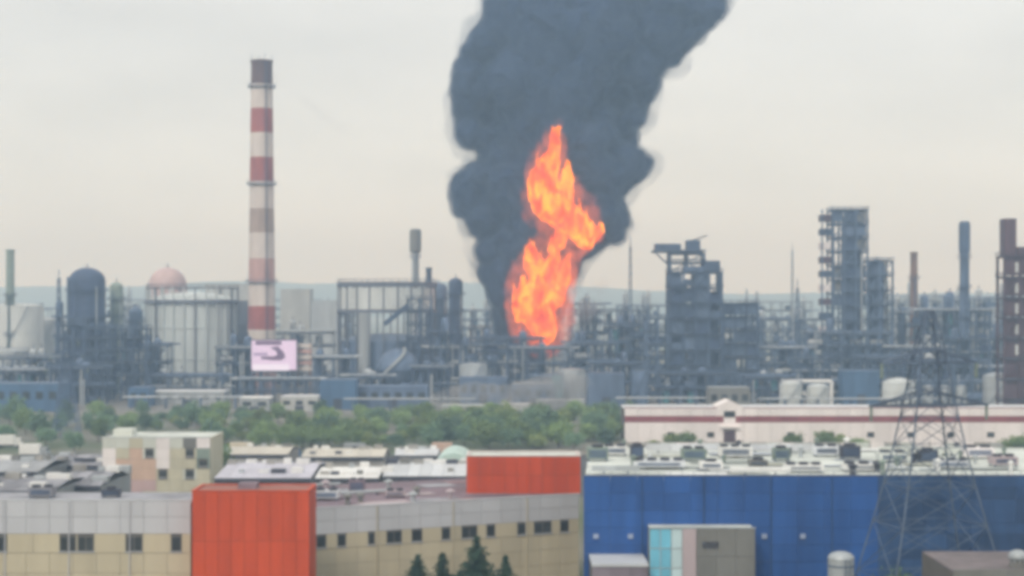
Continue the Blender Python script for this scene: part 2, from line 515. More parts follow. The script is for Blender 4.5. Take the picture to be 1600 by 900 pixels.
# blue building
BF = 185.0
BX0, BX1, BX2 = px(912, BF), px(1372, BF), px(1660, BF)
BT, BB = pz(744, BF), pz(878, BF)
bb = thing('blue_store_building', 'long plain blue clad building with cluttered white flat roof', 'building', (0, BF, 0))
prism('wall', bb, BACKING, [(BX0+0.15, 0.13), (BX2, 0.13), (BX2+8, 40), (BX0+2.5, 40)], 0, BT-0.55)
rows, cols = 5, 11
pw = (BX1 - BX0) / cols
for j in range(rows):
    za, zb = BB + (BT-BB)*j/rows, BB + (BT-BB)*(j+1)/rows
    for i in range(cols):
        box('cladding_panel', bb, BLUEP, BX0+i*pw+0.015, BX0+(i+1)*pw-0.015, 0, 0.12, za+0.015, zb-0.015)
for i in range(cols):
    box('plinth_panel', bb, BLUEP, BX0+i*pw+0.015, BX0+(i+1)*pw-0.015, 0.02, 0.12, 0.1, BB-0.03)
# dark blue wing
cw = (BX2 - BX1) / 8
zc = [0.1, 5.0, pz(874, BF), pz(858, BF), pz(834, BF), pz(818, BF), pz(780, BF), pz(762, BF), BT]
for i in range(8):
    for j in range(len(zc) - 1):
        x0, x1 = BX1 + i*cw, BX1 + (i+1)*cw
        box('cladding_panel', bb, BLUEG, x0+0.015, x1-0.015, 0, 0.12, zc[j]+0.015, zc[j+1]-0.015)
prism('roof', bb, MEMB, [(BX0+0.15, 0.3), (BX2, 0.3), (BX2+8, 40), (BX0+2.5, 40)], BT-0.55, BT-0.4)
box('coping', bb, mat('blue grey coping', (0.07, 0.10, 0.19), 0.5), BX0-0.05, BX2, -0.06, 0.3, BT+0.003, BT+0.13)
for x in (931, 985, 1194, 1254):
    box('wall_lamp', bb, LAMPW, px(x-4, BF), px(x+4, BF), -0.28, -0.002, pz(841, BF), pz(834, BF))
for x in (1003, 1100, 1205, 1300):
    rod('downpipe', bb, BLUEG, (px(x, BF), -0.10, 0.2), (px(x, BF), -0.10, BT-0.1), 0.07, 8)
# entrance block in front
ex0, ex1, ey = px(1015, 181.5), px(1180, 181.5), 181.5
et = pz(826, ey)
eb = thing('entrance_block', 'entrance block with cyan glazing and brown grey wall, against the blue building', 'building', ((ex0+ex1)/2, ey, 0))
ew = (ex1-ex0)/2
b_ = MB(); b_.box(-ew+0.1, ew-0.1, 0.14, 3.4, 0, et-0.15); put('wall', b_.mesh(GREYP), eb)
gx = -ew + (1066-1015)*ey/F
for i in range(3):
    for j in range(7):
        a, c = -ew + (gx+ew)*i/3, -ew + (gx+ew)*(i+1)/3
        box('pane', eb, CYANW if (i == 2 or j < 4 and i > 0) else CYANP, a+0.04, c-0.04, 0.06, 0.10, et*j/7+0.05, et*(j+1)/7-0.05)
mu = MB()
for i in range(4):
    a = -ew + (gx+ew)*i/3; mu.box(a-0.04, a+0.04, 0.0, 0.13, 0, et-0.1)
for j in range(8):
    mu.box(-ew, gx, 0.02, 0.125, et*j/7-0.04, et*j/7+0.04) if j else None
put('mullions', mu.mesh(PALE), eb)
box('pilaster', eb, PINKG, gx+0.05, gx+1.5, -0.15, 0.13, 0, et-0.02)
for i in range(3):
    for j in range(5):
        a = gx+1.55; c = ew
        box('render_panel', eb, GREYP, a+(c-a)*i/3+0.015, a+(c-a)*(i+1)/3-0.015, 0, 0.13, et*j/5+0.015, et*(j+1)/5-0.015)
lv = MB()
for k in range(5): lv.box(gx+2.2, gx+4.0, -0.06, 0.0, 13.0+k*0.16, 13.0+k*0.16+0.09)
put('louvre', lv.mesh(DARKTR), eb)
box('roof', eb, MEMB, -ew+0.1, ew-0.1, 0.14, 3.4, et-0.15, et-0.02)
box('coping', eb, PALE, -ew-0.05, ew+0.05, -0.06, 0.3, et+0.003, et+0.12)
# low annex at the blue building's left foot
ax0, ax1 = px(925, 178), px(1013, 178)
an = thing('loading_annex', 'low annex with pale roof edge under the blue wall', 'building', ((ax0+ax1)/2, 178, 0))
aw = (ax1-ax0)/2; at_ = pz(881, 178)
for i in range(3):
    box('cladding_panel', an, mat('mauve grey sheet', (0.20, 0.17, 0.20), 0.7, 0, 0.15, 0.3, 0.3, 0.1), -aw+2*aw*i/3+0.015, -aw+2*aw*(i+1)/3-0.015, 0, 0.12, 0, at_-0.3)
b_ = MB(); b_.box(-aw+0.02, aw-0.02, 0.125, 6.9, 0, at_-0.31); put('wall', b_.mesh(BACKING), an)
box('roof', an, ROOFPALE, -aw, aw, -0.15, 6.95, at_-0.29, at_)
# lower building in front, right corner
lb = thing('flat_roofed_annex', 'brown grey flat roofed annex below the dark blue wing', 'building', (px(1490, 150), 150, 0))
lt = pz(890, 150)
lbw = px(1700, 150) - px(1490, 150)
nb = 5
for i in range(nb):
    box('cladding_panel', lb, GREYP, lbw*i/nb+0.015, lbw*(i+1)/nb-0.015, 0, 0.12, 0, lt)
b_ = MB(); b_.box(0.1, lbw, 0.125, 12, 0, lt-0.3); put('wall', b_.mesh(BACKING), lb)
box('roof', lb, mat('mauve felt roof', (0.17, 0.145, 0.15), 0.9, 0, 0.25, 0.3), 0.1, lbw, 0.125, 12, lt-0.3, lt-0.15)

def cowl(x, y_, z, r, h, label):
    t = thing('roof_cowl', label, 'ventilator', (x, y_, z), group='ventilator cowls on the annex roof')
    put('base', lathe_mesh([(r*0.9, 0), (r*0.9, 0.25*h), (r*0.72, 0.3*h), (r*0.72, 0.55*h)], 20, GREYP), t)
    put('cap', lathe_mesh([(r*0.95, 0.5*h), (r, 0.56*h), (r*0.94, 0.75*h), (r*0.7, 0.9*h), (r*0.35, 0.98*h), (0.02, h)], 20, PALE), t)
    b = MB()
    for k in range(8):
        a = 2*math.pi*k/8; b.box(r*0.74*math.cos(a)-0.05, r*0.74*math.cos(a)+0.05, r*0.74*math.sin(a)-0.05, r*0.74*math.sin(a)+0.05, 0.3*h, 0.56*h)
    put('louvre', b.mesh(PALE), t)
si = thing('small_silo', 'small pale round topped silo before the blue wall', 'silo', (px(1314, 172), 172, 0))
sz = pz(872, 172)
put('shell', lathe_mesh([(1.35, 0), (1.35, sz)], 24, PALE), si)
put('dome', lathe_mesh([(1.38, sz+0.003), (1.3, sz+0.25), (1.0, sz+0.5), (0.5, sz+0.66), (0.05, sz+0.7)], 24, PALE), si)
for k in range(4): put('hoop', ring_mesh(1.352, 1.42, sz-0.8-k*1.5, sz-0.68-k*1.5, 24, STEEL2), si)
ladder('ladder', si, STEEL2, 0.4, -1.5, 0, sz, 0.5, 0.07)
cowl(px(1592, 152), 152.3, lt-0.15, 0.9, 1.6, 'white rounded ventilator cowl in the bottom corner on the annex roof')

# rooftop plant on the blue building
RZ = BT - 0.4
def ac_unit(x, y_, w, d, h, label, m, fans=2, z=RZ, group='air handlers on the blue building'):
    t = thing('air_handler', label, 'rooftop unit', (x, y_, z), random.uniform(-0.04, 0.04), group)
    b = MB(); b.box(-w/2, w/2, 0, d, 0.3, h); put('casing', b.mesh(m), t)
    for sx in (-1, 1):
        for yy in (0.15, d-0.15):
            box('leg', t, STEEL, sx*w*0.42-0.08, sx*w*0.42+0.08, yy-0.08, yy+0.08, 0, 0.3)
    for k in range(fans):
        xx = -w/2 + w*(k+0.5)/fans
        put('fan', lathe_mesh([(min(w/fans, d)*0.36, 0), (min(w/fans, d)*0.38, 0.3), (min(w/fans, d)*0.30, 0.32), (min(w/fans, d)*0.28, 0.1)], 14, DARKTR), t, Matrix.Translation((xx, d/2, h)))
    g = MB()
    for k in range(5): g.box(-w*0.4, w*0.4, -0.05, 0.0, 0.5+(h-0.7)*k/5, 0.5+(h-0.7)*k/5+(h-0.7)/9)
    put('grille', g.mesh(STEEL2), t)
    return t
ROOFTOP = [  # pixel x, y distance, width, depth, height, material, fans, label
    (934, 206, 2.6, 2.0, 1.7, GREENU, 1, 'small dark green roof unit next to the red plant room'),
    (962, 213, 3.0, 2.0, 1.2, WHITE, 2, 'low white roof unit between two dark roof fans'),
    (996, 209, 1.6, 1.6, 1.7, DARKTR, 1, 'black box fan on the white roof, second dark unit from the red room'),
    (1030, 196, 6.2, 2.4, 1.0, ROOFPALE, 4, 'long pale roof unit near the blue parapet, above the cyan glazing'),
    (1085, 206, 3.0, 2.4, 1.5, GREENU, 2, 'grey green roof unit behind the long pale one'),
    (1112, 194, 2.6, 1.8, 1.1, WHITE, 1, 'white roof unit at the parapet above the brown grey wall'),
    (1150, 210, 4.2, 2.2, 1.4, WHITE, 3, 'white three fan roof unit in front of the striped gate bay'),
    (1186, 198, 2.2, 1.8, 0.9, GREYP, 1, 'squat grey roof unit right of the three fan unit'),
    (1222, 206, 2.0, 1.8, 1.6, GREENU, 1, 'tall grey green roof unit at the middle of the white roof'),
    (1258, 192, 4.4, 2.0, 0.9, WHITE, 3, 'bright white low unit at the parapet, mid roof'),
    (1292, 212, 3.2, 2.2, 1.3, ROOFPALE, 2, 'pale unit at the rear of the white roof by a dark fan'),
    (1330, 208, 2.4, 2.0, 1.7, DARKTR, 1, 'dark roof fan box right of the pale rear unit'),
    (1352, 193, 5.0, 2.0, 0.9, WHITE, 3, 'white low unit by the parapet above the dark blue wing corner'),
    (1398, 204, 3.6, 2.6, 1.2, MEMB, 2, 'cream roof unit behind the large lattice pylon'),
    (1452, 203, 2.2, 2.0, 1.6, DARKTR, 1, 'black roof unit right of the large pylon'),
    (1490, 196, 4.0, 2.2, 1.0, ROOFPALE, 3, 'pale bluish roof unit above the dark blue wing'),
    (1532, 209, 3.6, 2.2, 1.4, WARMW, 2, 'warm white roof unit above the dark blue wing'),
    (1572, 199, 3.0, 2.2, 1.2, PINKG, 2, 'pinkish grey roof unit at the far end of the white roof'),
]
for (x, y_, w, d, h, m, k, lab) in ROOFTOP:
    ac_unit(px(x, y_), y_, w, d, h, lab, m, k)
def duct(name, label, x0, x1, y_, z, w, m):
    t = thing(name, label, 'duct', ((x0+x1)/2, y_, z)); hw = (x1-x0)/2
    n = max(2, int((x1-x0)/3))
    for i in range(n):
        box('duct_section', t, m, -hw+2*hw*i/n+0.02, -hw+2*hw*(i+1)/n-0.02, 0, w, 0.35, 0.35+w)
        box('support', t, STEEL, -hw+2*hw*(i+0.5)/n-0.08, -hw+2*hw*(i+0.5)/n+0.08, w/2-0.08, w/2+0.08, 0, 0.35)
random.seed(14)
patchm = [mat('roof patch %d' % k, c, 0.85, 0, 0.2, 0.3) for k, c in enumerate(((0.40, 0.43, 0.42), (0.30, 0.33, 0.31), (0.66, 0.67, 0.66), (0.46, 0.47, 0.40), (0.36, 0.39, 0.44)))]
for k in range(34):
    y_ = random.uniform(2, 36); xx = random.uniform(BX0+3, BX2-4)
    w, d = random.uniform(2.5, 9), random.uniform(1.2, 4)
    box('roof_patch', bb, patchm[k % 5], xx, xx+w, y_, min(39, y_+d), BT-0.4+0.006*(k+1), BT-0.4+0.006*(k+1)+0.004)
rlb = MB()
for k in range(41):
    xx = BX0+0.6+(BX2-BX0-1.2)*k/40; rlb.bar((xx, 0.5, BT-0.4), (xx, 0.5, BT+0.55), 0.07)
rlb.bar((BX0+0.6, 0.5, BT+0.55), (BX2-0.6, 0.5, BT+0.55), 0.07)
put('railing', rlb.mesh(PALE), bb)
for k in range(26):
    y_ = random.uniform(188, 222); x = random.uniform(930, 1590)
    hh = random.uniform(0.7, 1.5); rr = random.uniform(0.18, 0.4); ci = random.randrange(4); mm = [GREENU, PALE, DARKTR, WHITE][ci]
    part_ = 'left third' if x < 1150 else 'middle third' if x < 1370 else 'right third'
    t = thing('roof_vent', f"small {['grey green', 'pale metal', 'dark', 'white'][ci]} pipe vent at the {'front' if y_ < 205 else 'rear'} of the white roof's {part_}", 'vent', (px(x, y_), y_, RZ), 0, 'pipe vents on the blue building')
    rod('pipe', t, mm, (0, 0, 0), (0, 0, hh), rr, 10); put('cap', lathe_mesh([(rr*1.7, hh), (rr*1.6, hh+0.1), (0.05, hh+0.35)], 12, mm), t)
duct('roof_duct', 'long pale air duct across the rear of the white roof', px(1010, 217), px(1275, 217), 217, RZ, 0.8, ROOFPALE)
duct('roof_duct', 'white air duct near the parapet between roof units', px(1140, 190), px(1235, 190), 189.5, RZ, 0.6, WHITE)
duct('roof_duct', 'pale duct running above the dark blue wing', px(1375, 213), px(1510, 213), 213, RZ, 0.8, MEMB)
duct('roof_duct', 'short duct at the roof end by the red plant room', px(925, 191), px(1000, 191), 191, RZ, 0.6, PALE)
ac_unit(-58.0, 204.5, 3.0, 1.8, 1.3, 'grey roof unit on the dark roof of the hall, far left', ROOFGREY, 2, pz(782, 200)-0.3, 'roof units on the halls')
ac_unit(-49.5, 205.0, 2.2, 1.6, 1.0, 'dark small roof unit on the hall roof below the pastel block', DARKTR, 1, pz(782, 200)-0.3, 'roof units on the halls')
hd = Matrix.Rotation(rzr, 4, 'Z')
for (lx, ly, w, d, h, m, lab) in ((5.0, 10.0, 3.4, 2.0, 1.3, ROOFPALE, 'pale roof unit on the reddish hall roof beside the red tower'),
                                  (11.5, 16.0, 2.2, 2.0, 1.8, ROOFPUR, 'purple grey roof unit mid way on the reddish hall roof'),
                                  (14.5, 9.0, 2.6, 1.6, 0.9, PINKG, 'pinkish low roof unit on the reddish hall roof')):
    p = hd @ Vector((lx, ly, 0))
    ac_unit(RX0 + p.x, 212 + p.y, w, d, h, lab, m, 2, RT-0.3, 'roof units on the halls')

random.seed(21)
for k in range(16):
    lx, ly = random.uniform(1, 30), random.uniform(1, 24); w, d = random.uniform(2, 7), random.uniform(1.5, 5)
    box('roof_patch', rh, [ROOFPUR, ROOFGREY, mat('mauve roof felt', (0.27, 0.21, 0.24), 0.9, 0, 0.25, 0.2), mat('pinkish roof felt', (0.30, 0.19, 0.20), 0.9, 0, 0.25, 0.2), PINKG][k % 5], lx, min(37, lx+w), ly, min(27, ly+d), RT-0.30+0.006*(k+1), RT-0.30+0.006*(k+1)+0.004)
for k, (lx, ly) in enumerate(((3, 20), (8.5, 6), (9, 22), (17, 18), (18.5, 11), (21, 5), (15, 3.5), (6, 4))):
    p = hd @ Vector((lx, ly, 0))
    t = thing('roof_vent', 'mushroom vent on the reddish roof of the angled hall', 'vent', (RX0+p.x, 212+p.y, RT-0.3), 0, 'mushroom vents on the angled hall')
    hh = 0.8+0.12*(k % 4); mm = [PALE, GREYP, PINKG][k % 3]
    rod('pipe', t, mm, (0, 0, 0), (0, 0, hh), 0.35, 10); put('cap', lathe_mesh([(0.7, hh), (0.65, hh+0.15), (0.05, hh+0.45)], 12, mm), t)
for k, (lx0, lx1, ly) in enumerate(((1, 15, 13.5), (2, 12, 24.5))):
    p, q = hd @ Vector((lx0, ly, 0)), hd @ Vector((lx1, ly, 0))
    t = thing('roof_pipe', ['pale service pipe across the middle of the reddish roof', 'pale service pipe at the rear edge of the reddish roof'][k], 'pipe', (RX0+p.x, 212+p.y, RT-0.3), rzr)
    rod('pipe', t, PALE, (0, 0, 0.5), (lx1-lx0, 0, 0.5), 0.22, 10)
    for j in range(5): box('support', t, DARKTR, (lx1-lx0)*(j+0.5)/5-0.1, (lx1-lx0)*(j+0.5)/5+0.1, -0.2, 0.2, 0, 0.29)
# ------------------------------------------------------------------ trees
def leaf_card(v, f, c, size, up=0.0):
    a = Vector((random.gauss(0, 1), random.gauss(0, 1), random.gauss(0, 1) * 0.7))
    if a.length < 1e-3: a = Vector((1, 0, 0))
    a.normalize()
    b = a.orthogonal().normalized()
    q = Matrix.Rotation(random.uniform(0, 6.28), 3, a)
    b = q @ b; cc = a.cross(b)
    s = size * random.uniform(0.6, 1.3)
    n = len(v)
    v += [c + b*s, c + cc*s*0.6 - b*s*0.1, c - b*s*0.9, c - cc*s*0.6 + b*s*0.1]
    f.append((n, n+1, n+2, n+3))

def crown_mesh(m, h, r, nclump, per, leaf, seed, flat=1.0):
    random.seed(seed)
    v, f = [], []
    for k in range(nclump):
        for _ in range(20):
            p = Vector((random.uniform(-1, 1), random.uniform(-1, 1), random.uniform(-1, 1)))
            if 0.25 < p.length < 1.0: break
        wob = 0.75 + 0.5 * noise.noise(p * 1.7 + Vector((seed, 0, 0)))
        c = Vector((p.x * r * wob, p.y * r * wob, h * 0.58 + p.z * h * 0.40 * flat * wob))
        cr_ = r * random.uniform(0.18, 0.36)
        for _ in range(per):
            d = Vector((random.gauss(0, 1), random.gauss(0, 1), random.gauss(0, 0.8))) * cr_ * 0.6
            leaf_card(v, f, c + d, leaf)
    return from_py('crown', v, f, m)

def trunk_mesh(h, r, seed, limbs=5):
    random.seed(seed + 77)
    b = bmesh.new()
    def limb(p, q, r0, r1, seg=7):
        p, q = Vector(p), Vector(q); d = (q-p)
        qt = d.to_track_quat('Z', 'Y').to_matrix()
        ra, rbm = [], []
        for i in range(seg):
            a = 2*math.pi*i/seg
            ra.append(b.verts.new(p + qt @ Vector((r0*math.cos(a), r0*math.sin(a), 0))))
            rbm.append(b.verts.new(q + qt @ Vector((r1*math.cos(a), r1*math.sin(a), 0))))
        for i in range(seg):
            j = (i+1) % seg
            b.faces.new((ra[i], ra[j], rbm[j], rbm[i]))
        b.faces.new(rbm)
    limb((0, 0, 0), (random.uniform(-.2, .2), random.uniform(-.2, .2), h*0.5), r, r*0.6)
    limb((0, 0, h*0.48), (random.uniform(-.4, .4), random.uniform(-.4, .4), h*0.85), r*0.6, r*0.15)
    for k in range(limbs):
        a = 2*math.pi*k/limbs + random.uniform(-.4, .4); z = h*random.uniform(0.3, 0.55)
        limb((0, 0, z), (math.cos(a)*h*0.22, math.sin(a)*h*0.22, z+h*0.2), r*0.35, r*0.08, 5)
    me = bpy.data.meshes.new('trunk'); b.to_mesh(me); b.free()
    me.materials.append(BARK)
    return me

TREEV = []
for i, (m, h, r) in enumerate(((LEAF, 8.0, 3.2), (LEAF2, 6.6, 3.0), (LEAF3, 8.6, 3.0), (LEAF, 7.0, 3.6), (LEAF2, 5.4, 2.6), (LEAF3, 7.2, 3.4))):
    TREEV.append((trunk_mesh(h, 0.22, i), crown_mesh(m, h, r*1.35, 46, 34, 0.42, 100 + i), h))
KIND = ['mid green leafy tree', 'yellow green leafy tree', 'dull grey green tree', 'broad mid green tree', 'small yellow green tree', 'broad grey green tree']
def tree(x, y_, i, s, where, group):
    t = thing('leafy_tree', f'{KIND[i]} {where}', 'tree', (x, y_, 0), random.uniform(0, 6.28), group)
    S = Matrix.Diagonal((s*random.uniform(0.85, 1.15), s*random.uniform(0.85, 1.15), s*random.uniform(0.78, 1.3), 1))
    put('trunk', TREEV[i][0], t, S)
    put('crown', TREEV[i][1], t, S)
random.seed(5)
def clear_of(x, d, lst, r):
    return all((x-a)**2 + (d-b)**2 > r*r for a, b in lst)
spots = []
for k in range(3000):
    d = random.uniform(446, 560)
    x = random.uniform(300, 985)
    X = px(x, d)
    if not clear_of(X, d, spots, 4.6): continue
    spots.append((X, d))
    if len(spots) >= 170: break
for X, d in spots:
    pxx = 800 + X * F / d
    i = random.choice([0, 1, 2, 3, 4, 5, 0, 3]) if pxx < 700 else random.choice([0, 0, 2, 3, 3, 5, 1])
    s = random.uniform(0.6, 0.95) * (1.0 if 660 < pxx < 960 else 0.86)
    where = 'in the green belt before the gasholders' if pxx < 690 else 'in the green belt below the fire'
    tree(X, d, i, s, where, 'trees of the green belt')
spots = []
for k in range(500):
    d = random.uniform(430, 560); x = random.uniform(-40, 165)
    X = px(x, d)
    if not clear_of(X, d, spots, 5.0): continue
    spots.append((X, d))
    tree(X, d, random.choice([0, 2, 5, 5, 2]), random.uniform(0.6, 0.9), 'in the strip before the blue shed on the far left', 'trees by the blue shed')
    if len(spots) >= 18: break
spots = []
for k in range(400):
    d = random.uniform(500, 585); x = random.uniform(165, 345); X = px(x, d)
    if not clear_of(X, d, spots, 6.0): continue
    spots.append((X, d))
    tree(X, d, random.choice([0, 1, 2, 3, 5]), random.uniform(0.45, 0.75), 'on the strip beyond the pastel block', 'trees beyond the pastel block')
    if len(spots) >= 26: break
for (x, d, i, s, w) in ((326, 318, 0, 1.35, 'standing right against the pastel block'), (335, 338, 2, 1.1, 'just behind the pastel block corner'),
                        (1050, 448, 4, .75, 'at the striped building, left of its gate bay'), (1072, 447, 3, .62, 'at the striped building, beside the gate bay'),
                        (1022, 450, 4, .55, 'at the left end of the striped building'), (1238, 446, 3, .62, 'before the striped building, right of its gate bay'),
                        (1290, 447, 0, .72, 'before the middle of the striped wall'), (1312, 449, 4, .7, 'low before the middle of the striped wall'),
                        (1342, 447, 3, .55, 'before the striped wall beside the large pylon'), (1590, 440, 3, .8, 'before the striped wall at its far end')):
    tree(px(x, d), d, i, s, w, None)

t = thing('leafy_tree', 'green tree top just clearing the bottom edge before the blue wall', 'tree', (px(1402, 176), 176, 0))
put('trunk', trunk_mesh(13.0, 0.3, 40), t); put('crown', crown_mesh(LEAF3, 13.6, 3.0, 70, 60, 0.2, 140), t)
def spruce_mesh(h, r, seed):
    random.seed(seed)
    v, f = [], []
    z = h * 0.12
    while z < h * 0.985:
        t = (z / h)
        rr = min(r, 0.25 + (h - z) * 0.66) * (0.8 + 0.4*noise.noise(Vector((z*0.9, seed*3.3, 0))))
        nb_ = max(5, int(rr * 4.5) + 5)
        a0 = random.uniform(0, 6.28)
        for k in range(nb_):
            a = a0 + 2*math.pi*k/nb_ + random.uniform(-.25, .25)
            if random.random() < 0.12: continue
            L = rr * random.uniform(0.55, 1.2)
            n = max(3, int(L / 0.22))
            for j in range(n):
                u = (j + 0.6) / n
                c = Vector((math.cos(a)*L*u, math.sin(a)*L*u, z - L*u*0.30 + 0.12*L*u*u + random.uniform(-.08, .08)))
                for _ in range(4):
                    leaf_card(v, f, c + Vector((random.gauss(0, .10), random.gauss(0, .10), random.gauss(0, .07))), 0.20 * (1.15 - 0.4*u))
        z += 0.34 + 0.2 * (1 - t)
    return from_py('crown', v, f, NEEDLE)
def spruce(x, d, ytop, r, seed, label):
    t = thing('spruce_tree', label, 'tree', (px(x, d), d, 0), random.uniform(0, 6), 'spruces before the angled hall')
    h = pz(ytop, d)
    put('trunk', lathe_mesh([(0.26, 0), (0.2, h*0.3), (0.12, h*0.7), (0.03, h*0.97)], 8, BARK), t)
    put('crown', spruce_mesh(h, r, seed), t)
spruce(745, 195, 834, 4.4, 1, 'tallest dark spruce before the beige angled hall')
spruce(692, 198, 862, 4.2, 2, 'slim dark spruce just left of the tallest spruce')
spruce(652, 197, 864, 4.2, 3, 'leftmost dark spruce before the beige angled hall')
spruce(790, 193, 868, 4.2, 4, 'shorter dark spruce right of the tallest spruce')

# ------------------------------------------------------------------ sheds, trucks and the pastel block behind the halls
def shed(name, label, x0, x1, y0, y1, eave, ridge, wm, rm, n=6, group='sheds behind the halls'):
    t = thing(name, label, 'shed', ((x0+x1)/2, y0, 0), 0, group)
    w, d = (x1-x0)/2, y1-y0
    b = MB(); b.box(-w+0.1, w-0.1, 0.13, d-0.1, 0, eave-0.05); put('wall', b.mesh(wm), t)
    for i in range(n):
        a, c = -w+2*w*i/n, -w+2*w*(i+1)/n
        box('wall_panel', t, wm, a+0.03, c-0.03, 0, 0.125, 0, eave-0.05)
        M = MB()
        v = [(a+0.02, -0.4, eave), (c-0.02, -0.4, eave), (c-0.02, d/2, ridge), (a+0.02, d/2, ridge), (c-0.02, d+0.4, eave), (a+0.02, d+0.4, eave)]
        v2 = [(x, y, z+0.15) for x, y, z in v]
        f = [(0, 3, 2, 1), (3, 5, 4, 2), (6, 7, 8, 9), (9, 8, 10, 11), (0, 1, 7, 6), (4, 5, 11, 10), (1, 2, 8, 7), (2, 4, 10, 8), (0, 6, 9, 3), (3, 9, 11, 5)]
        put('roof_sheet', from_py('roof', v+v2, f, rm), t)
    g = [(-w+0.1, 0.14, eave-0.06), (-w+0.1, d-0.1, eave-0.06), (-w+0.1, d/2, ridge-0.05)]
    box('fascia', t, DARKTR, -w, w, -0.48, -0.41, eave-0.55, eave+0.13)
    for i in range(n):
        for u in (0.18, 0.5, 0.8):
            if random.random() < 0.45: continue
            a = -w+2*w*(i+random.uniform(0.25, 0.75))/n; vw = random.uniform(0.4, 1.3); z = eave+(ridge-eave)*(1-abs(2*u-1))
            box('roof_vent', t, random.choice([WHITE, PALE, GREYP, WHITE, CONC, DARKTR]), a-vw, a+vw, d*u-vw*0.7, d*u+vw*0.7, z-0.1, z+random.uniform(0.5, 1.1))
    return t
shed('long_shed', 'long pale roofed shed with dark eave behind the reddish hall roof', px(598, 268), px(728, 268), 268, 292, pz(745, 268), pz(745, 268)+0.9, GREYSH, ROOFPALE, 7)
shed('long_shed', 'white roofed shed between the red tower and the long pale shed', px(492, 272), px(592, 272), 272, 290, pz(748, 272), pz(748, 272)+0.8, GREYSH, WHITE, 5)
shed('long_shed', 'lilac grey roofed shed rising behind the red tower', px(335, 276), px(486, 276), 276, 302, pz(748, 276), pz(748, 276)+1.1, GREYSH, mat('lilac roof sheet', (0.50, 0.49, 0.56), 0.5, 0.1, 0.14, 0.15, 1, 0.12), 7)
shed('long_shed', 'low cream roofed shed at the foot of the green belt', px(470, 372), px(600, 372), 372, 392, 5.0, 6.0, CONC, mat('cream roof sheet', (0.52, 0.49, 0.43), 0.6, 0, 0.12, 0.15, 1, 0.08), 6)
shed('long_shed', 'cream roofed shed behind the lilac roof by the trees', px(345, 378), px(450, 378), 378, 398, 5.0, 5.9, CONC, MATS['cream roof sheet'], 5)
shed('long_shed', 'small pale shed next to the arched teal hangar', px(616, 380), px(684, 380), 380, 396, 4.6, 5.4, GREYSH, ROOFPALE, 4)
shed('grey_shed', 'dark grey roofed shed nearest the hall roof, far left', px(-60, 236), px(84, 236), 236, 254, pz(768, 236), pz(768, 236)+0.8, GREYSH, ROOFGREY, 7)
shed('grey_shed', 'grey roofed shed left of the pastel block', px(86, 248), px(158, 248), 248, 268, pz(760, 248), pz(760, 248)+1.2, GREYSH, ROOFGREY, 4)
shed('grey_shed', 'mid grey shed with light roof beyond the dark roof, far left', px(-50, 296), px(60, 296), 296, 318, pz(738, 296), pz(738, 296)+1.0, GREYSH, mat('mid grey roof', (0.33, 0.34, 0.36), 0.7, 0, 0.2, 0.15, 1, 0.1), 6)
shed('grey_shed', 'grey roofed shed with pale vents behind the others, left', px(66, 316), px(158, 316), 316, 338, pz(728, 316), pz(728, 316)+1.0, GREYSH, ROOFGREY, 5)
# arched teal hangar
ah = thing('arched_hangar', 'pale teal arched hangar behind the red plant room', 'hangar', (px(708, 330), 330, 0))
hw = px(740, 330) - px(708, 330)
eave = pz(742, 330); top = pz(708, 330)
nseg = 14
prof = [(-hw*math.cos(math.pi*i/nseg), eave + (top-eave)*math.sin(math.pi*i/nseg)) for i in range(nseg+1)]
for k in range(4):
    y0, y1 = 18*k/4+0.02, 18*(k+1)/4-0.02
    v = [(x, y0, z) for x, z in prof] + [(x, y1, z) for x, z in prof]
    f = [(i, i+1, nseg+2+i, nseg+1+i) for i in range(nseg)] + [tuple(range(nseg, -1, -1)), tuple(range(nseg+1, 2*nseg+2))]
    put('arch_segment', from_py('arch', v, f, mat('pale teal sheet', (0.48, 0.62, 0.58), 0.5, 0, 0.1, 0.2)), ah)
box('wall', ah, GREYSH, -hw, hw, 0.05, 17.95, 0, eave-0.01)
# pastel block
pb = thing('pastel_block', 'block with mint, peach and olive patchwork walls behind the hall roof', 'building', (px(160, 300), 300, 0))
PW = px(328, 300) - px(160, 300); PT = pz(684, 300)
b_ = MB(); b_.box(0.1, PW-0.1, 0.14, 14, 0, PT-0.2); put('wall', b_.mesh(BACKING), pb)
cols_, rows_ = 8, 6
pal = [
    [MINT, MINT, OLIVE, MINT, WARMW, MINT, GREYP, WARMW],
    [WARMW, OLIVE, PEACH, MINT, WARMW, OLIVE, OLIVE, GREENU],
    [WARMW, PEACH, PEACH, PEACH, WARMW, OLIVE, OLIVE, GREENU],
    [PALE, PEACH, PEACH, PEACH, OLIVE, OLIVE, MINT, OLIVE],
    [PALE, PINKR, PINKR, PINKR, OLIVE, OLIVE, OLIVE, OLIVE],
    [PALE, PINKR, PINKR, OLIVE, OLIVE, OLIVE, OLIVE, OLIVE]]
zr = [PT, PT-1.9, PT-3.8, PT-5.6, PT-7.6, PT-9.6, 0]
for j in range(rows_):
    for i in range(cols_):
        a, c = PW*i/cols_, PW*(i+1)/cols_
        if (j, i) in ((1, 3), (3, 4), (1, 6), (2, 7), (3, 6)):
            window(pb, a+0.5, (c-a)-1.0, zr[j+1]+0.4, zr[j]-0.3, 0.02, 1)
            box('wall_panel', pb, pal[j][i], a+0.015, a+0.38, 0, 0.13, zr[j+1]+0.015, zr[j]-0.015)
            box('wall_panel', pb, pal[j][i], c-0.38, c-0.015, 0, 0.13, zr[j+1]+0.015, zr[j]-0.015)
        else:
            box('wall_panel', pb, pal[j][i], a+0.015, c-0.015, 0, 0.13, zr[j+1]+0.015, zr[j]-0.015)
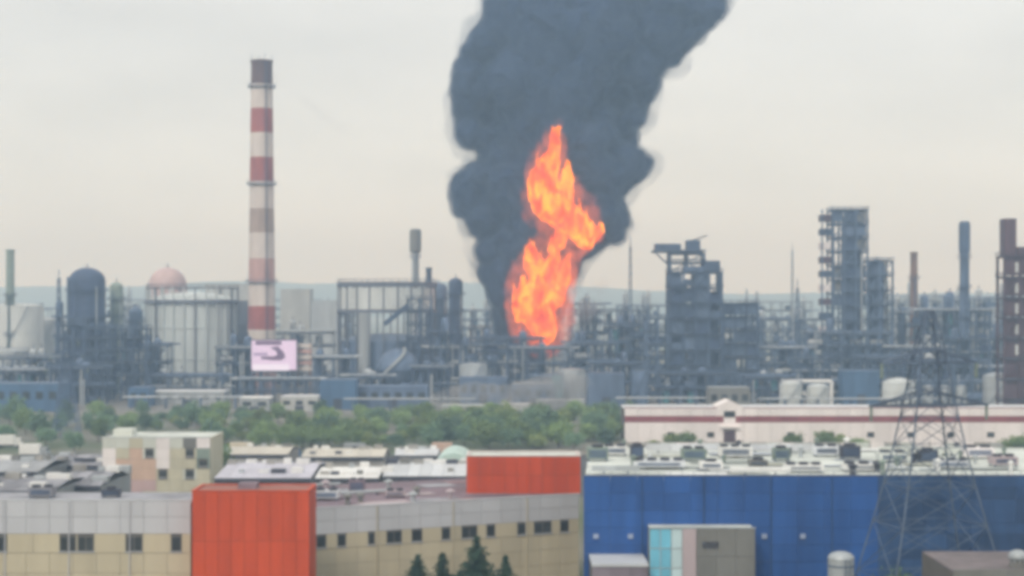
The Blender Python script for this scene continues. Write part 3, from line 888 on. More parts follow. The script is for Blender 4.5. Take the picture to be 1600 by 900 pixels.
for i in range(4):
    box('wall_panel', pb, OLIVE, PW-0.13, PW, 0.14+13.8*i/4+0.02, 0.14+13.8*(i+1)/4-0.02, 0, PT-0.02)
box('roof', pb, MEMB, 0.1, PW-0.14, 0.14, 14, PT-0.2, PT-0.05)
box('coping', pb, TANKW, -0.05, PW+0.05, -0.06, 0.28, PT+0.003, PT+0.22)
box('stair_head', pb, MINT, 1.0, 4.4, 4, 8, PT-0.05, PT+1.2)

# trucks
def truck(x, d, rz, boxm, cabm, label, s=1.0):
    t = thing('box_truck', label, 'truck', (px(x, d), d, 0.01), rz, 'lorries in the yard')
    L, W_ = 7.2*s, 2.5*s
    b = MB(); b.box(-L/2, L*0.22, -W_/2, W_/2, 1.0*s, 3.5*s); put('cargo_box', b.mesh(boxm), t)
    v = [(L*0.24, -W_/2, .55*s), (L/2, -W_/2, .55*s), (L/2, W_/2, .55*s), (L*0.24, W_/2, .55*s), (L*0.24, -W_/2, 2.7*s), (L*0.42, -W_/2, 2.7*s), (L*0.42, W_/2, 2.7*s), (L*0.24, W_/2, 2.7*s), (L/2, -W_/2, 1.6*s), (L/2, W_/2, 1.6*s)]
    f = [(0, 3, 2, 1), (4, 5, 6, 7), (0, 1, 8, 5, 4), (3, 7, 6, 9, 2), (1, 2, 9, 8), (8, 9, 6, 5), (0, 4, 7, 3)]
    cb = put('cab', from_py('cab', v, f, cabm), t)
    w1 = MB(); w1.bar((L*0.47, -W_*0.44, 2.0*s), (L*0.47, W_*0.44, 2.0*s), 0.15*s, 0.75*s)
    put('windscreen', w1.mesh(GLASSD), cb)
    box('chassis', t, DARKTR, -L/2, L*0.45, -W_*0.3, W_*0.3, 0.55*s, 0.95*s)
    for xx in (-L*0.32, L*0.36):
        for sy in (-1, 1):
            rod('wheel', t, RUBBER, (xx, sy*W_*0.5 - sy*0.3, 0.48*s), (xx, sy*W_*0.5+sy*0.02, 0.48*s), 0.48*s, 14)
tl = [(14, 452, 0.1, WHITE, WHITE, 'white box truck under the trees at the far left edge'),
      (54, 424, 0.0, WHITE, GREYSH, 'white box truck with grey cab left of the pastel block'),
      (382, 428, 0.0, mat('cream truck body', (0.62, 0.55, 0.42), 0.6), WHITE, 'cream bodied truck in the yard near the pastel block'),
      (448, 420, 0.3, WHITE, BLUESH, 'white truck with blue cab in the yard'),
      (560, 425, -0.2, GREYSH, WHITE, 'grey bodied truck with white cab in the yard'),
      (640, 412, 0.1, WHITE, CH_R, 'white truck with red cab in the yard behind the pale sheds'),
      (697, 428, 0.0, PEACH, WHITE, 'peach bodied truck beside the teal hangar')]
for (x, d, rz, a, c, lab) in tl: truck(x, d, rz, a, c, lab)

# ------------------------------------------------------------------ red and white striped building
SD = 470.0
sb = thing('striped_warehouse', 'long white building with dull red stripe and raised gate bay', 'building', (px(976, SD), SD, 0))
SL = px(1680, SD) - px(976, SD); ST = pz(638, SD)
b_ = MB(); b_.box(0.1, SL, 0.14, 18, 0, ST-0.3); put('wall', b_.mesh(BACKING), sb)
gx0, gx1 = px(1119, SD)-px(976, SD), px(1160, SD)-px(976, SD)
ns = 34
z1, z2 = pz(660, SD), pz(650, SD)
for i in range(ns):
    a, c = SL*i/ns, SL*(i+1)/ns
    if c > gx0 and a < gx1:
        if a < gx0 - 0.1: c = gx0
        elif c > gx1 + 0.1: a = gx1
        else: continue
    box('wall_panel', sb, WARMW, a+0.03, c-0.03, 0, 0.13, 0, z1-0.02)
    box('stripe_panel', sb, REDSTR, a+0.03, c-0.03, -0.04, 0.13, z1+0.02, z2-0.02)
    box('wall_panel', sb, WARMW, a+0.03, c-0.03, 0, 0.13, z2+0.02, ST)
box('roof', sb, ROOFPALE, 0, SL, 0.14, 18, ST-0.3, ST-0.1)
box('coping', sb, REDSTR, 0, SL, -0.05, 0.3, ST+0.003, ST+0.25)
gw = (gx0+gx1)/2; GT = pz(625, SD)
v = [(gx0, -0.6, 0), (gx1, -0.6, 0), (gx1, -0.6, GT-1.8), (gw, -0.6, GT), (gx0, -0.6, GT-1.8)]
v2 = [(x, 9, z) for x, y, z in v]
f = [(0, 1, 2, 3, 4), (9, 8, 7, 6, 5), (0, 5, 6, 1), (1, 6, 7, 2), (2, 7, 8, 3), (3, 8, 9, 4), (4, 9, 5, 0)]
gb = put('gate_bay', from_py('bay', v+v2, f, WARMW), sb)
box('window', gb, GLASSD, gw-1.6, gw+1.6, -0.66, -0.604, pz(652, SD), pz(642, SD))
box('gate', gb, DARKRED, gw-1.7, gw+1.7, -0.68, -0.604, 0.02, pz(672, SD))
box('gate_canopy', gb, WARMW, gw-2.6, gw+2.6, -1.8, -0.604, pz(668, SD), pz(665, SD))
box('bay_stripe', gb, REDSTR, gx0-0.05, gw-1.7, -0.65, -0.603, z1, z2)
box('bay_stripe', gb, REDSTR, gw+1.7, gx1+0.05, -0.65, -0.603, z1, z2)
for i in range(10):
    x = 12 + i * 11.3
    if gx0-2 < x < gx1+2: continue
    box('window', sb, GLASSD, x, x+2.0, -0.05, -0.003, 1.4, 2.9)
# yard wall of pale slabs
yw = thing('yard_wall', 'pale concrete slab wall before the striped building', 'wall', (px(985, 444), 444, 0))
YL = px(1640, 444) - px(985, 444)
for i in range(28):
    box('slab', yw, random.choice([CONC, PALEB, MEMB, WARMW]), YL*i/28+0.03, YL*(i+1)/28-0.03, 0, 0.2, 0, 2.2)
    box('post', yw, CONC, YL*i/28-0.15, YL*i/28+0.15, -0.08, 0.28, 0, 2.4) if i else None

# ------------------------------------------------------------------ refinery builders
def frame(root, x0, x1, y0, y1, levels, nx=3, ny=2, m=STEEL, deckm=DECKM, pw=0.7, brace=True, rails=True, cx=0.0):
    """steel framework with posts, beams, decks, braces and railings; levels = heights of decks"""
    xs = [x0 + (x1-x0)*i/nx for i in range(nx+1)]
    ys = [y0 + (y1-y0)*i/ny for i in range(ny+1)]
    top = levels[-1]
    for i, x in enumerate(xs):
        for j, y in enumerate(ys):
            if 0 < i < nx and 0 < j < ny: continue
            box('post', root, m, x-pw/2, x+pw/2, y-pw/2, y+pw/2, 0, top)
    prev = 0.0
    for k, z in enumerate(levels):
        for y in (y0, y1):
            box('beam', root, m, x0+pw/2, x1-pw/2, y-pw*0.4, y+pw*0.4, z-pw*0.9, z-0.13)
        for x in (x0, x1):
            box('beam', root, m, x-pw*0.4, x+pw*0.4, y0+pw/2, y1-pw/2, z-pw*0.9, z-0.13)
        box('deck', root, deckm, x0-0.6, x1+0.6, y0-0.9, y1+0.4, z-0.12, z)
        if rails: put('railing', rail_loop(x0-0.55, x1+0.55, y0-0.85, y1+0.35, z, m, 1.2, 2.6, 0.16), root)
        if brace:
            i = (k + int(x0)) % nx
            bar('brace', root, m, (xs[i], y0-0.05, prev+0.2), (xs[i+1], y0-0.05, z-0.5), pw*0.5)
            if k % 2 == 0: bar('brace', root, m, (xs[(i+1) % nx + 1] if nx > 1 else xs[1], y0-0.06, prev+0.2), (xs[(i+1) % nx], y0-0.06, z-0.5), pw*0.5)
        prev = z

def vessel(root, x, y, z0, z1, r, m=VESSEL, seg=24, name='vessel', rings=3, plat=STEEL, lad=True):
    h = z1 - z0
    dome = r * 0.75
    prof = [(r*0.92, 0), (r*0.92, min(3.0, h*0.1)), (r, min(3.4, h*0.12))] + [(r, h - dome)] + [(r*math.cos(a), h - dome + dome*math.sin(a)) for a in (0.3, 0.6, 0.9, 1.2, 1.45)]
    v = put(name, lathe_mesh(prof, seg, m), root, Matrix.Translation((x, y, z0)))
    for k in range(rings):
        z = z0 + h * (0.30 + 0.62 * (k + 0.5) / max(1, rings))
        pl = put('platform', ring_mesh(r+0.02, r+1.3, z-0.15, z, 20, plat), v, Matrix.Translation((x, y, 0)))
        rb_ = MB()
        for i in range(20):
            a, a2 = 2*math.pi*i/20, 2*math.pi*(i+1)/20
            p = (x+(r+1.2)*math.cos(a), y+(r+1.2)*math.sin(a)); q = (x+(r+1.2)*math.cos(a2), y+(r+1.2)*math.sin(a2))
            rb_.bar((*p, z), (*p, z+1.15), 0.12); rb_.bar((*p, z+1.15), (*q, z+1.15), 0.12); rb_.bar((*p, z+0.6), (*q, z+0.6), 0.1)
        put('railing', rb_.mesh(plat), v)
    if lad: ladder('ladder', v, plat, x - r*0.35, y - r - 0.45, z0, z0+h*0.93, 0.7, 0.16)
    rod('vent_pipe', v, plat, (x, y, z1-0.3), (x, y, z1+1.6), 0.22, 8)
    rod('riser_pipe', v, PALE, (x+r*0.75, y-r*0.9, z0), (x+r*0.75, y-r*0.9, z0+h*0.85), 0.3, 8)
    return v

def tank(name, label, x, y, r, h, m, group=None, roof=0.12, stairs=True, rings=2, parent=None):
    t = thing(name, label, 'storage tank', (x, y, 0), 0, group)
    put('shell', lathe_mesh([(r, 0), (r, h)], 40, m), t)
    put('roof', lathe_mesh([(r*1.01, h+0.003), (r*1.01, h+0.2), (r*0.6, h+r*roof*0.7), (r*0.2, h+r*roof), (0.05, h+r*roof*1.02)], 40, m), t)
    for k in range(rings):
        z = h*(k+1)/(rings+1)
        put('stiffener_ring', ring_mesh(r+0.01, r+0.22, z-0.12, z+0.12, 40, m), t)
    rl = MB()
    for i in range(28):
        a, a2 = 2*math.pi*i/28, 2*math.pi*(i+1)/28
        p = (r*math.cos(a), r*math.sin(a)); q = (r*math.cos(a2), r*math.sin(a2))
        rl.bar((*p, h+0.2), (*p, h+1.3), 0.1); rl.bar((*p, h+1.3), (*q, h+1.3), 0.1)
    put('railing', rl.mesh(STEEL2), t)
    if stairs:
        st = MB(); n = int(h*1.6)
        for i in range(n):
            a = -math.pi/2 - 0.9 + 1.6*i/n; z = h*(i+1)/n
            st.bar(((r+0.02)*math.cos(a), (r+0.02)*math.sin(a), z), ((r+1.0)*math.cos(a), (r+1.0)*math.sin(a), z), 0.45, 0.12)
        put('stairway', st.mesh(STEEL), t)
    return t

def drum(root, x0, x1, y, z, r, m=VESSEL, name='drum'):
    L = x1-x0
    prof = [(0.02, 0), (r*0.55, r*0.12), (r*0.9, r*0.35), (r, r*0.6), (r, L-r*0.6), (r*0.9, L-r*0.35), (r*0.55, L-r*0.12), (0.02, L)]
    M = Matrix.Translation((x0, y, z)) @ Matrix.Rotation(R(90), 4, 'Y')
    d = put(name, lathe_mesh(prof, 18, m), root, M)
    for xx in (x0+L*0.22, x0+L*0.78):
        box('saddle', d, STEEL, xx-0.3, xx+0.3, y-r*0.7, y+r*0.7, z-r*1.5, z-r*0.6)
    return d

def stack(name, label, x, d, ytop, ybreak, r0, r1, m, mtop, head=None, y2=None, plats=2, rim=True):
    t = thing(name, label, 'stack', (px(x, d), d, 0))
    zt = pz(ytop, d); zb = pz(ybreak, d)
    put('shaft', lathe_mesh([(r0*1.35, 0), (r0, 6), ((r0+r1)/2, zb*0.6), (r1, zb)], 20, m), t)
    if head:
        put('head', lathe_mesh([(r1, zb+0.003), (head, zb+1.0), (head, zt-1.2), (head*0.82, zt-0.3), (head*0.82, zt), (head*0.66, zt), (head*0.66, zt-0.5)], 20, mtop), t)
    else:
        put('head', lathe_mesh([(r1, zb+0.003), (r1*0.95, zt-0.6), (r1*1.15, zt-0.6), (r1*1.15, zt), (r1*0.8, zt), (r1*0.8, zt-0.6)], 20, mtop), t)
    for k in range(plats):
        z = zb*(0.55 + 0.42*k/max(1, plats-1)) if plats > 1 else zb*0.97
        rr = r1*1.05
        put('platform', ring_mesh(rr, rr+1.1, z-0.15, z, 16, STEEL), t)
        rb_ = MB()
        for i in range(12):
            a, a2 = 2*math.pi*i/12, 2*math.pi*(i+1)/12
            p = ((rr+1)*math.cos(a), (rr+1)*math.sin(a)); q = ((rr+1)*math.cos(a2), (rr+1)*math.sin(a2))
            rb_.bar((*p, z), (*p, z+1.2), 0.14); rb_.bar((*p, z+1.2), (*q, z+1.2), 0.14)
        put('railing', rb_.mesh(STEEL), t)
    ladder('ladder', t, STEEL, 0, -max(r0, r1)*1.08-0.3, 0, zb*0.96, 0.7, 0.18)
    return t

# ------------------------------------------------------------------ the striped chimney
CD = 720.0
ch = thing('striped_chimney', 'tall red and white banded chimney with sooted top', 'chimney', (px(409, CD), CD, 0))
edges = [(98, CH_D), (132, CH_W), (170, CH_R), (208, CH_W), (246, CH_R), (284, CH_W), (326, CH_F), (364, CH_W), (404, CH_P), (440, CH_W), (478, CH_R), (515, CH_W), (575, CH_P), (614.5, None)]
ztop, rtop, rbot = pz(98, CD), 4.55, 6.4
def crad(z): return rbot + (rtop - rbot) * (z / ztop) ** 0.85
for (ya, m), (yb, _) in zip(edges, edges[1:]):
    za, zb = max(0, pz(yb, CD)), pz(ya, CD)
    put('band', lathe_mesh([(crad(za), za+0.002), (crad((za+zb)/2), (za+zb)/2), (crad(zb), zb-0.002)], 40, m), ch)
put('rim', lathe_mesh([(rtop, ztop), (rtop+0.35, ztop+0.1), (rtop+0.35, ztop+0.9), (rtop-0.5, ztop+0.9), (rtop-0.55, ztop-3.0)], 40, CH_D), ch)
for y_ in (136, 288, 441):
    z = pz(y_, CD); r = crad(z)
    put('platform', ring_mesh(r+0.01, r+1.3, z-0.2, z, 32, STEEL), ch)
    rl = MB()
    for i in range(24):
        a, a2 = 2*math.pi*i/24, 2*math.pi*(i+1)/24
        p = ((r+1.2)*math.cos(a), (r+1.2)*math.sin(a)); q = ((r+1.2)*math.cos(a2), (r+1.2)*math.sin(a2))
        rl.bar((*p, z), (*p, z+1.2), 0.14); rl.bar((*p, z+1.2), (*q, z+1.2), 0.14)
    put('railing', rl.mesh(STEEL), ch)
lb_ = MB()
for i in range(60):
    z0_, z1_ = ztop*i/60, ztop*(i+1)/60
    a = R(-60)
    for da in (-0.06, 0.06):
        p = (crad(z0_)+0.3); q = (crad(z1_)+0.3)
        lb_.bar((p*math.cos(a+da), p*math.sin(a+da), z0_), (q*math.cos(a+da), q*math.sin(a+da), z1_), 0.16)
put('ladder', lb_.mesh(STEEL), ch)
for k in range(4):
    a = k*math.pi/2+0.4
    rod('lightning_rod', ch, STEEL, (rtop*math.cos(a), rtop*math.sin(a), ztop+0.9), (rtop*math.cos(a), rtop*math.sin(a), ztop+4.0), 0.1, 6)

# ------------------------------------------------------------------ gasholders
def gasholder(label, x, d, wpx, ytop, yshell, ncol, full, cat='gasholder'):
    t = thing('gasholder', label, cat, (px(x, d), d, 0), 0, 'gasholders')
    r = wpx * d / F / 2
    zt, zs = pz(ytop, d), pz(yshell, d)
    if full:
        put('shell', lathe_mesh([(r*0.965, 0), (r*0.965, zs)], 56, HOLDER), t)
        put('crown_plate', lathe_mesh([(r*0.965, zs+0.003), (r*0.8, zs+1.4), (r*0.5, zs+2.6), (r*0.2, zs+3.2), (0.1, zs+3.3)], 56, HOLDER), t)
        for z in (zs*0.36, zs*0.70):
            put('stiffener_ring', ring_mesh(r*0.966, r*0.985, z-0.3, z+0.3, 56, HOLDER), t)
        put('ring_girder', ring_mesh(r*0.97, r*1.03, zs-1.6, zs-0.2, 56, HOLDERD), t)
        put('ring_girder', ring_mesh(r*0.985, r*1.02, zt-0.5, zt, 56, HOLDERD), t)
    else:
        put('shell', lathe_mesh([(r*0.94, 0), (r*0.94, zs*0.62)], 56, VESSEL), t)
        put('crown_plate', lathe_mesh([(r*0.94, zs*0.62+0.003), (r*0.7, zs*0.62+1.8), (r*0.3, zs*0.62+3.0), (0.1, zs*0.62+3.2)], 56, VESSEL), t)
        put('ring_girder', ring_mesh(r*0.97, r*1.03, zt-1.9, zt, 56, HOLDERD), t)
        put('ring_girder', ring_mesh(r*0.97, r*1.03, zs-1.5, zs, 56, HOLDERD), t)
        put('sky_band', ring_mesh(r*0.985, r*0.999, zs+0.003, zt-2.6, 56, TANKW), t)  # added white ring standing in for bright sky seen between the girders
    for i in range(ncol):
        a = 2*math.pi*(i+0.5)/ncol
        c, s = math.cos(a), math.sin(a)
        M = Matrix.Translation((r*1.0*c, r*1.0*s, zt/2)) @ Matrix.Rotation(a, 4, 'Z') @ Matrix.Diagonal((0.8, 0.55, zt, 1))
        put('guide_column', unit_box(HOLDERD if not full or i % 4 == 0 else HOLDER), t, M)
    rl = MB()
    n = 40
    for i in range(n):
        a, a2 = 2*math.pi*i/n, 2*math.pi*(i+1)/n
        p = (r*1.01*math.cos(a), r*1.01*math.sin(a)); q = (r*1.01*math.cos(a2), r*1.01*math.sin(a2))
        rl.bar((*p, zt), (*p, zt+1.3), 0.15); rl.bar((*p, zt+1.3), (*q, zt+1.3), 0.15)
    put('railing', rl.mesh(HOLDERD), t)
    return t, r, zt, zs
gasholder('pale ribbed gasholder with full bell, left of the striped chimney', 301, 740, 140, 449, 468, 26, True)
g2, g2r, g2t, g2s = gasholder('open framed gasholder with lowered bell, right of the striped chimney', 605, 735, 152, 441, 483, 22, False)
rod('downcomer', g2, PALE, (px(569, 711)-px(605, 735), -g2r-1.8, 0), (px(569, 711)-px(605, 735), -g2r-1.8, pz(489, 711)), 2.6, 18)
for i in range(4):
    a = R(-90 + 18 + i*9)
    box('access_panel', g2, HOLDERD, g2r*math.cos(a)-1.4, g2r*math.cos(a)+1.4, g2r*math.sin(a)-0.9, g2r*math.sin(a)-0.6, 2, 7)
# stair lattice on the right flank of the open holder
fr = thing('stair_structure', 'dark steel stair frame against the open gasholder', 'steel frame', (px(652, 706), 706, 0))
frame(fr, -4, 6, -3, 3, [6, 12, 18, 24, 30, 36, 41], 2, 1, STEEL, DECKM, 0.7)
bar('conveyor', fr, STEEL, (-14, 0, 30), (-4, 0, 38), 1.6, 2.0)
# sphere tank with arcing stair
sp = thing('sphere_tank', 'blue grey spherical gas tank on legs before the open gasholder', 'storage tank', (px(622, 676), 676, 0))
sr = 8.6
pr = [(max(0.02, sr*math.cos(a)), 12.0+sr*math.sin(a)) for a in [R(-90+i*12) for i in range(16)]]
put('shell', lathe_mesh(pr, 32, VESSEL), sp)
for k in range(10):
    a = 2*math.pi*k/10
    rod('leg', sp, STEEL2, (sr*0.97*math.cos(a), sr*0.97*math.sin(a), 0), (sr*0.97*math.cos(a), sr*0.97*math.sin(a), 12), 0.4, 8)
st = MB()
for i in range(36):
    a = R(-150 + i*3.2); el = R(-35 + i*3.0)
    p = Vector(((sr+0.3)*math.cos(el)*math.cos(a), (sr+0.3)*math.cos(el)*math.sin(a), 12+(sr+0.3)*math.sin(el)))
    st.box(p.x-0.5, p.x+0.5, p.y-0.8, p.y+0.8, p.z-0.1, p.z+0.9)
put('stairway', st.mesh(PALE), sp)
put('equator_walkway', ring_mesh(sr+0.02, sr+1.0, 11.85, 12.05, 32, STEEL), sp)

# pink dome behind
pd = thing('domed_silo', 'tall silo with faded pink dome behind the ribbed gasholder', 'silo', (px(262, 860), 860, 0))
dr = 59*860/F/2
put('shell', lathe_mesh([(dr, 0), (dr, pz(446, 860))], 32, PINKD), pd)
z0_ = pz(446, 860)
put('dome', lathe_mesh([(dr*1.0, z0_+0.003)] + [(dr*math.cos(a), z0_+dr*0.95*math.sin(a)) for a in (0.2, 0.45, 0.7, 0.95, 1.2, 1.4, 1.53)], 32, PINKD), pd)
for k in range(3): put('stiffener_ring', ring_mesh(dr+0.01, dr+0.25, z0_-6-k*6, z0_-5.5-k*6, 32, PINKD), pd)
rod('vent_pipe', pd, STEEL, (0, 0, z0_+dr*0.9), (0, 0, z0_+dr*0.95+2), 0.3, 8)

# ------------------------------------------------------------------ stacks and masts
stack('flare_stack', 'slim pale stack with dark thick head left of the smoke', 649, 800, 358, 396, 2.2, 1.7, PALE, GREYP, 2.8, plats=2)
stack('thin_stack', 'thin grey green stack standing alone at the far left', 16, 790, 390, 458, 2.2, 2.0, GREENU, GREENU, None, plats=2)
stack('thin_stack', 'dark slender stack near the right end of the refinery', 1507, 700, 346, 396, 2.2, 1.95, STEEL2, STEEL, 2.35, plats=3)
stack('thin_stack', 'short brownish stack right of the tall twin tower', 1428, 780, 394, 430, 1.9, 1.7, RUST, RUST, None, plats=2)
stack('thin_stack', 'stub grey stack right of the flare stack', 670, 770, 418, 440, 1.6, 1.4, STEEL2, STEEL, None, plats=1)
def mast(label, x, d, ytop, w=1.6, m=STEEL2, group='thin lattice masts'):
    t = thing('lattice_mast', label, 'mast', (px(x, d), d, 0), 0, group)
    zt = pz(ytop, d)
    for sx in (-1, 1):
        for sy in (-1, 1):
            bar('leg', t, m, (sx*w*0.7, sy*w*0.7, 0), (sx*w*0.22, sy*w*0.22, zt-4), 0.28)
    b = MB(); n = int(zt/4)
    for i in range(n):
        za, zb = (zt-4)*i/n, (zt-4)*(i+1)/n
        wa, wb = w*(0.7-0.48*i/n), w*(0.7-0.48*(i+1)/n)
        for s in (-1, 1):
            b.bar((-wa, s*wa, za), (wb, s*wb, zb), 0.16); b.bar((s*wa, -wa, za), (s*wb, wb, zb), 0.16)
            b.bar((-wb, s*wb, zb), (wb, s*wb, zb), 0.16)
    put('lacing', b.mesh(m), t)
    rod('antenna', t, m, (0, 0, zt-4.2), (0, 0, zt), 0.2, 6)
mast('thin mast between the fire and the overhanging tower', 985, 800, 372, 1.5)
mast('thin mast with short top right of the overhanging tower', 1246, 790, 436, 2.0)
mast('faint tall thin mast left of the tall twin tower', 1238, 930, 380, 1.3, PALE)
mast('thin mast beside the dark vessel tower on the left', 92, 770, 421, 2.2)

# lattice power pylons
def pylon(label, x, d, ytop, w, m=STEEL2):
    t = thing('power_pylon', label, 'pylon', (px(x, d), d, 0), 0.12, 'lattice power pylons')
    zt = pz(ytop, d)
    def hw(z): return w*(1-z/zt)**1.15*0.5 + 0.35
    for sx in (-1, 1):
        for sy in (-1, 1):
            n = 5
            b = MB()
            for i in range(n):
                za, zb = zt*0.97*i/n, zt*0.97*(i+1)/n
                b.bar((sx*hw(za), sy*hw(za), za), (sx*hw(zb), sy*hw(zb), zb), 0.22)
            put('leg', b.mesh(m), t)
    b = MB(); n = 11
    for i in range(n):
        za, zb = zt*0.97*i/n, zt*0.97*(i+1)/n
        a, c = hw(za), hw(zb)
        for s in (-1, 1):
            b.bar((-a, s*a, za), (c, s*c, zb), 0.13); b.bar((a, s*a, za), (-c, s*c, zb), 0.13)
            b.bar((s*a, -a, za), (s*c, c, zb), 0.13); b.bar((-c, s*c, zb), (c, s*c, zb), 0.13)
    put('lacing', b.mesh(m), t)
    for z, L in ((zt*0.66, 6.0), (zt*0.79, 4.6), (zt*0.92, 3.4)):
        b = MB()
        for s in (-1, 1):
            b.bar((0, -0.3, z), (s*L, 0, z+0.2), 0.2); b.bar((0, 0.3, z), (s*L, 0, z+0.2), 0.2); b.bar((0, 0, z+1.6), (s*L, 0, z+0.2), 0.18)
        ca = put('cross_arm', b.mesh(m), t)
        for s in (-1, 1): rod('insulator', ca, GREENU, (s*L*0.97, 0, z+0.2), (s*L*0.97, 0, z-1.3), 0.14, 8)
def big_pylon(label, x, d, m):
    t = thing('power_pylon', label, 'pylon', (px(x, d), d, 0), 0.2, 'lattice power pylons')
    prof = [(0, 8.6), (6, 7.2), (11.6, 5.9), (17, 4.6), (21, 3.7), (25, 2.9), (28, 2.35), (31, 1.85), (34, 1.4), (36.5, 1.0), (39, 0.35)]
    for sx in (-1, 1):
        for sy in (-1, 1):
            b = MB()
            for (za, wa), (zb, wb) in zip(prof, prof[1:]):
                b.bar((sx*wa, sy*wa*0.8, za), (sx*wb, sy*wb*0.8, zb), 0.14)
            put('leg', b.mesh(m), t)
    for (za, wa), (zb, wb) in zip(prof, prof[1:]):
        b = MB(); th = 0.065
        for sgn in (-1, 1):
            ya, yb = sgn*wa*0.8, sgn*wb*0.8
            b.bar((-wa, ya, za), (wb, yb, zb), th); b.bar((wa, ya, za), (-wb, yb, zb), th); b.bar((-wb, yb, zb), (wb, yb, zb), th)
            b.bar((sgn*wa, -wa*0.8, za), (sgn*wb, wb*0.8, zb), th); b.bar((sgn*wa, wa*0.8, za), (sgn*wb, -wb*0.8, zb), th); b.bar((sgn*wb, -wb*0.8, zb), (sgn*wb, wb*0.8, zb), th)
            wm = (wa+wb)/2; zm = (za+zb)/2
            b.bar((-wm, sgn*wm*0.8, zm), (0, sgn*wb*0.8, zb), th*0.7); b.bar((wm, sgn*wm*0.8, zm), (0, sgn*wb*0.8, zb), th*0.7)
        put('lacing_tier', b.mesh(m), t)
    for z, L, w in ((29.2, 6.6, 2.1), (33.6, 5.4, 1.4)):
        b = MB()
        for sgn in (-1, 1):
            for y_ in (-w*0.7, w*0.7):
                b.bar((0, y_, z), (sgn*L, 0, z), 0.2); b.bar((0, y_, z+1.5), (sgn*L, 0, z), 0.18)
                for k in range(1, 4):
                    u = k/4; b.bar((sgn*L*u, y_*(1-u), z), (sgn*L*u, y_*(1-u), z+1.5*(1-u)), 0.12)
        ca = put('cross_arm', b.mesh(m), t)
        for sgn in (-1, 1): rod('insulator', ca, GREENU, (sgn*L*0.97, 0, z), (sgn*L*0.97, 0, z-1.6), 0.16, 8)
big_pylon('large lattice pylon in front of the dark blue wing', 1452, 172, mat('galvanised lattice', (0.10, 0.135, 0.195), 0.6, 0.1, 0.3, 0.5, 1, 0.1))
pylon('lattice pylon before the dark vessel tower on the left', 104, 480, 520, 7.0)

# ------------------------------------------------------------------ left cluster
vt = thing('vessel_tower', 'dark blue vessel tower with rounded top in a steel frame', 'process tower', (px(136, 700), 700, 0))
vessel(vt, 0, 0, 0, pz(418, 700), 7.6, VESSELD, 32, 'vessel', 3)
frame(vt, -10, 10, -9.5, 9, [6, 12, 18, 24, 30], 3, 2, STEEL, DECKM, 0.8)
box('control_box', vt, STEEL, -5, 3, -11, -8.4, 30.01, 33)
rod('overhead_pipe', vt, STEEL2, (5.2, -5.5, 20), (5.2, -5.5, 46), 0.7, 10)
rod('overhead_pipe', vt, STEEL2, (-6.6, -5.5, 12), (-6.6, -5.5, 50), 0.5, 10)
def column(label, x, d, ytop, wpx, m, rings=4, group=None):
    t = thing('distillation_column', label, 'column', (px(x, d), d, 0), 0, group)
    vessel(t, 0, 0, 0, pz(ytop, d), wpx*d/F/2, m, 22, 'shell', rings)
    return t
column('pale green slim column right of the dark vessel tower', 182, 720, 441, 20, GREENU)
column('thin dark column left of the dark vessel tower', 93, 715, 470, 12, STEEL2, 3)
column('short grey column between vessel tower and ribbed gasholder', 212, 735, 480, 22, VESSEL, 3)
bs = thing('process_structure', 'dark blue process frame at the foot of the vessel tower', 'steel frame', (px(186, 672), 672, 0))
frame(bs, -13, 12, -4, 4, [5, 10, 15, 20, 25, 29], 5, 1, STEEL, DECKM, 0.7)
for i, (a, z, r, m) in enumerate(((-10, 8, 1.6, VESSEL), (-2, 13, 1.5, VESSELD), (4, 3, 1.7, VESSEL), (-8, 18, 1.6, VESSEL), (3, 23, 1.6, VESSELD))):
    drum(bs, a, a+7, -1, z, r, m)
for x, d, w, ytop, m, lab in ((28, 800, 78, 478, TANKW, 'pale storage tank below the lone thin stack'), (72, 830, 60, 500, PALE, 'grey storage tank left of the vessel tower'),
                              (15, 690, 60, 548, PALE, 'squat pale tank at the left edge behind the blue shed')):
    r = w*d/F/2
    tank('storage_tank', lab, px(x, d), d, r, pz(ytop, d), m)
def wall_shed(name, label, x0p, x1p, d, ytop, depth, wm, rm, n, nwin=0, cat='shed', group=None, z_extra=0.0):
    x0, x1 = px(x0p, d), px(x1p, d); w = (x1-x0)/2; h = pz(ytop, d)
    t = thing(name, label, cat, ((x0+x1)/2, d, 0), 0, group)
    b = MB(); b.box(-w+0.1, w-0.1, 0.16, depth, 0, h-0.3); put('wall', b.mesh(wm), t)
    for i in range(n):
        box('wall_panel', t, wm, -w+2*w*i/n+0.04, -w+2*w*(i+1)/n-0.04, 0, 0.15, 0, h)
    box('roof', t, rm, -w, w, 0.16, depth, h-0.29, h+0.1)
    if nwin:
        for i in range(nwin):
            xx = -w + 2*w*(i+0.5)/nwin
            box('window', t, GLASSD, xx-w/nwin*0.55, xx+w/nwin*0.55, -0.06, -0.003, h*0.45, h*0.72)
    box('door', t, DARKTR, -1.6, 1.6, -0.05, -0.004, 0.02, min(4.0, h*0.38))
    return t
wall_shed('blue_shed', 'blue sheet metal shed at the left edge', -30, 92, 600, 600, 16, BLUESH, STEEL2, 10, 6)
wall_shed('blue_shed', 'small blue shed beside the vessel tower foot', 200, 232, 628, 606, 12, BLUESH, STEEL2, 4, 2)
wall_shed('low_store', 'long grey low store under the ribbed gasholder', 236, 350, 640, 612, 14, GREYSH, ROOFPALE, 9, 6)
wall_shed('low_store', 'white roofed kiosk under the billboard', 374, 421, 600, 622, 12, GREYSH, WHITE, 4, 2)
wall_shed('low_store', 'pale grey store right of the white roofed kiosk', 438, 497, 604, 620, 14, PALEB, ROOFPALE, 5, 3)
wall_shed('blue_store', 'dark blue tall store before the open gasholder', 499, 556, 612, 594, 14, BLUESH, STEEL2, 6, 0)
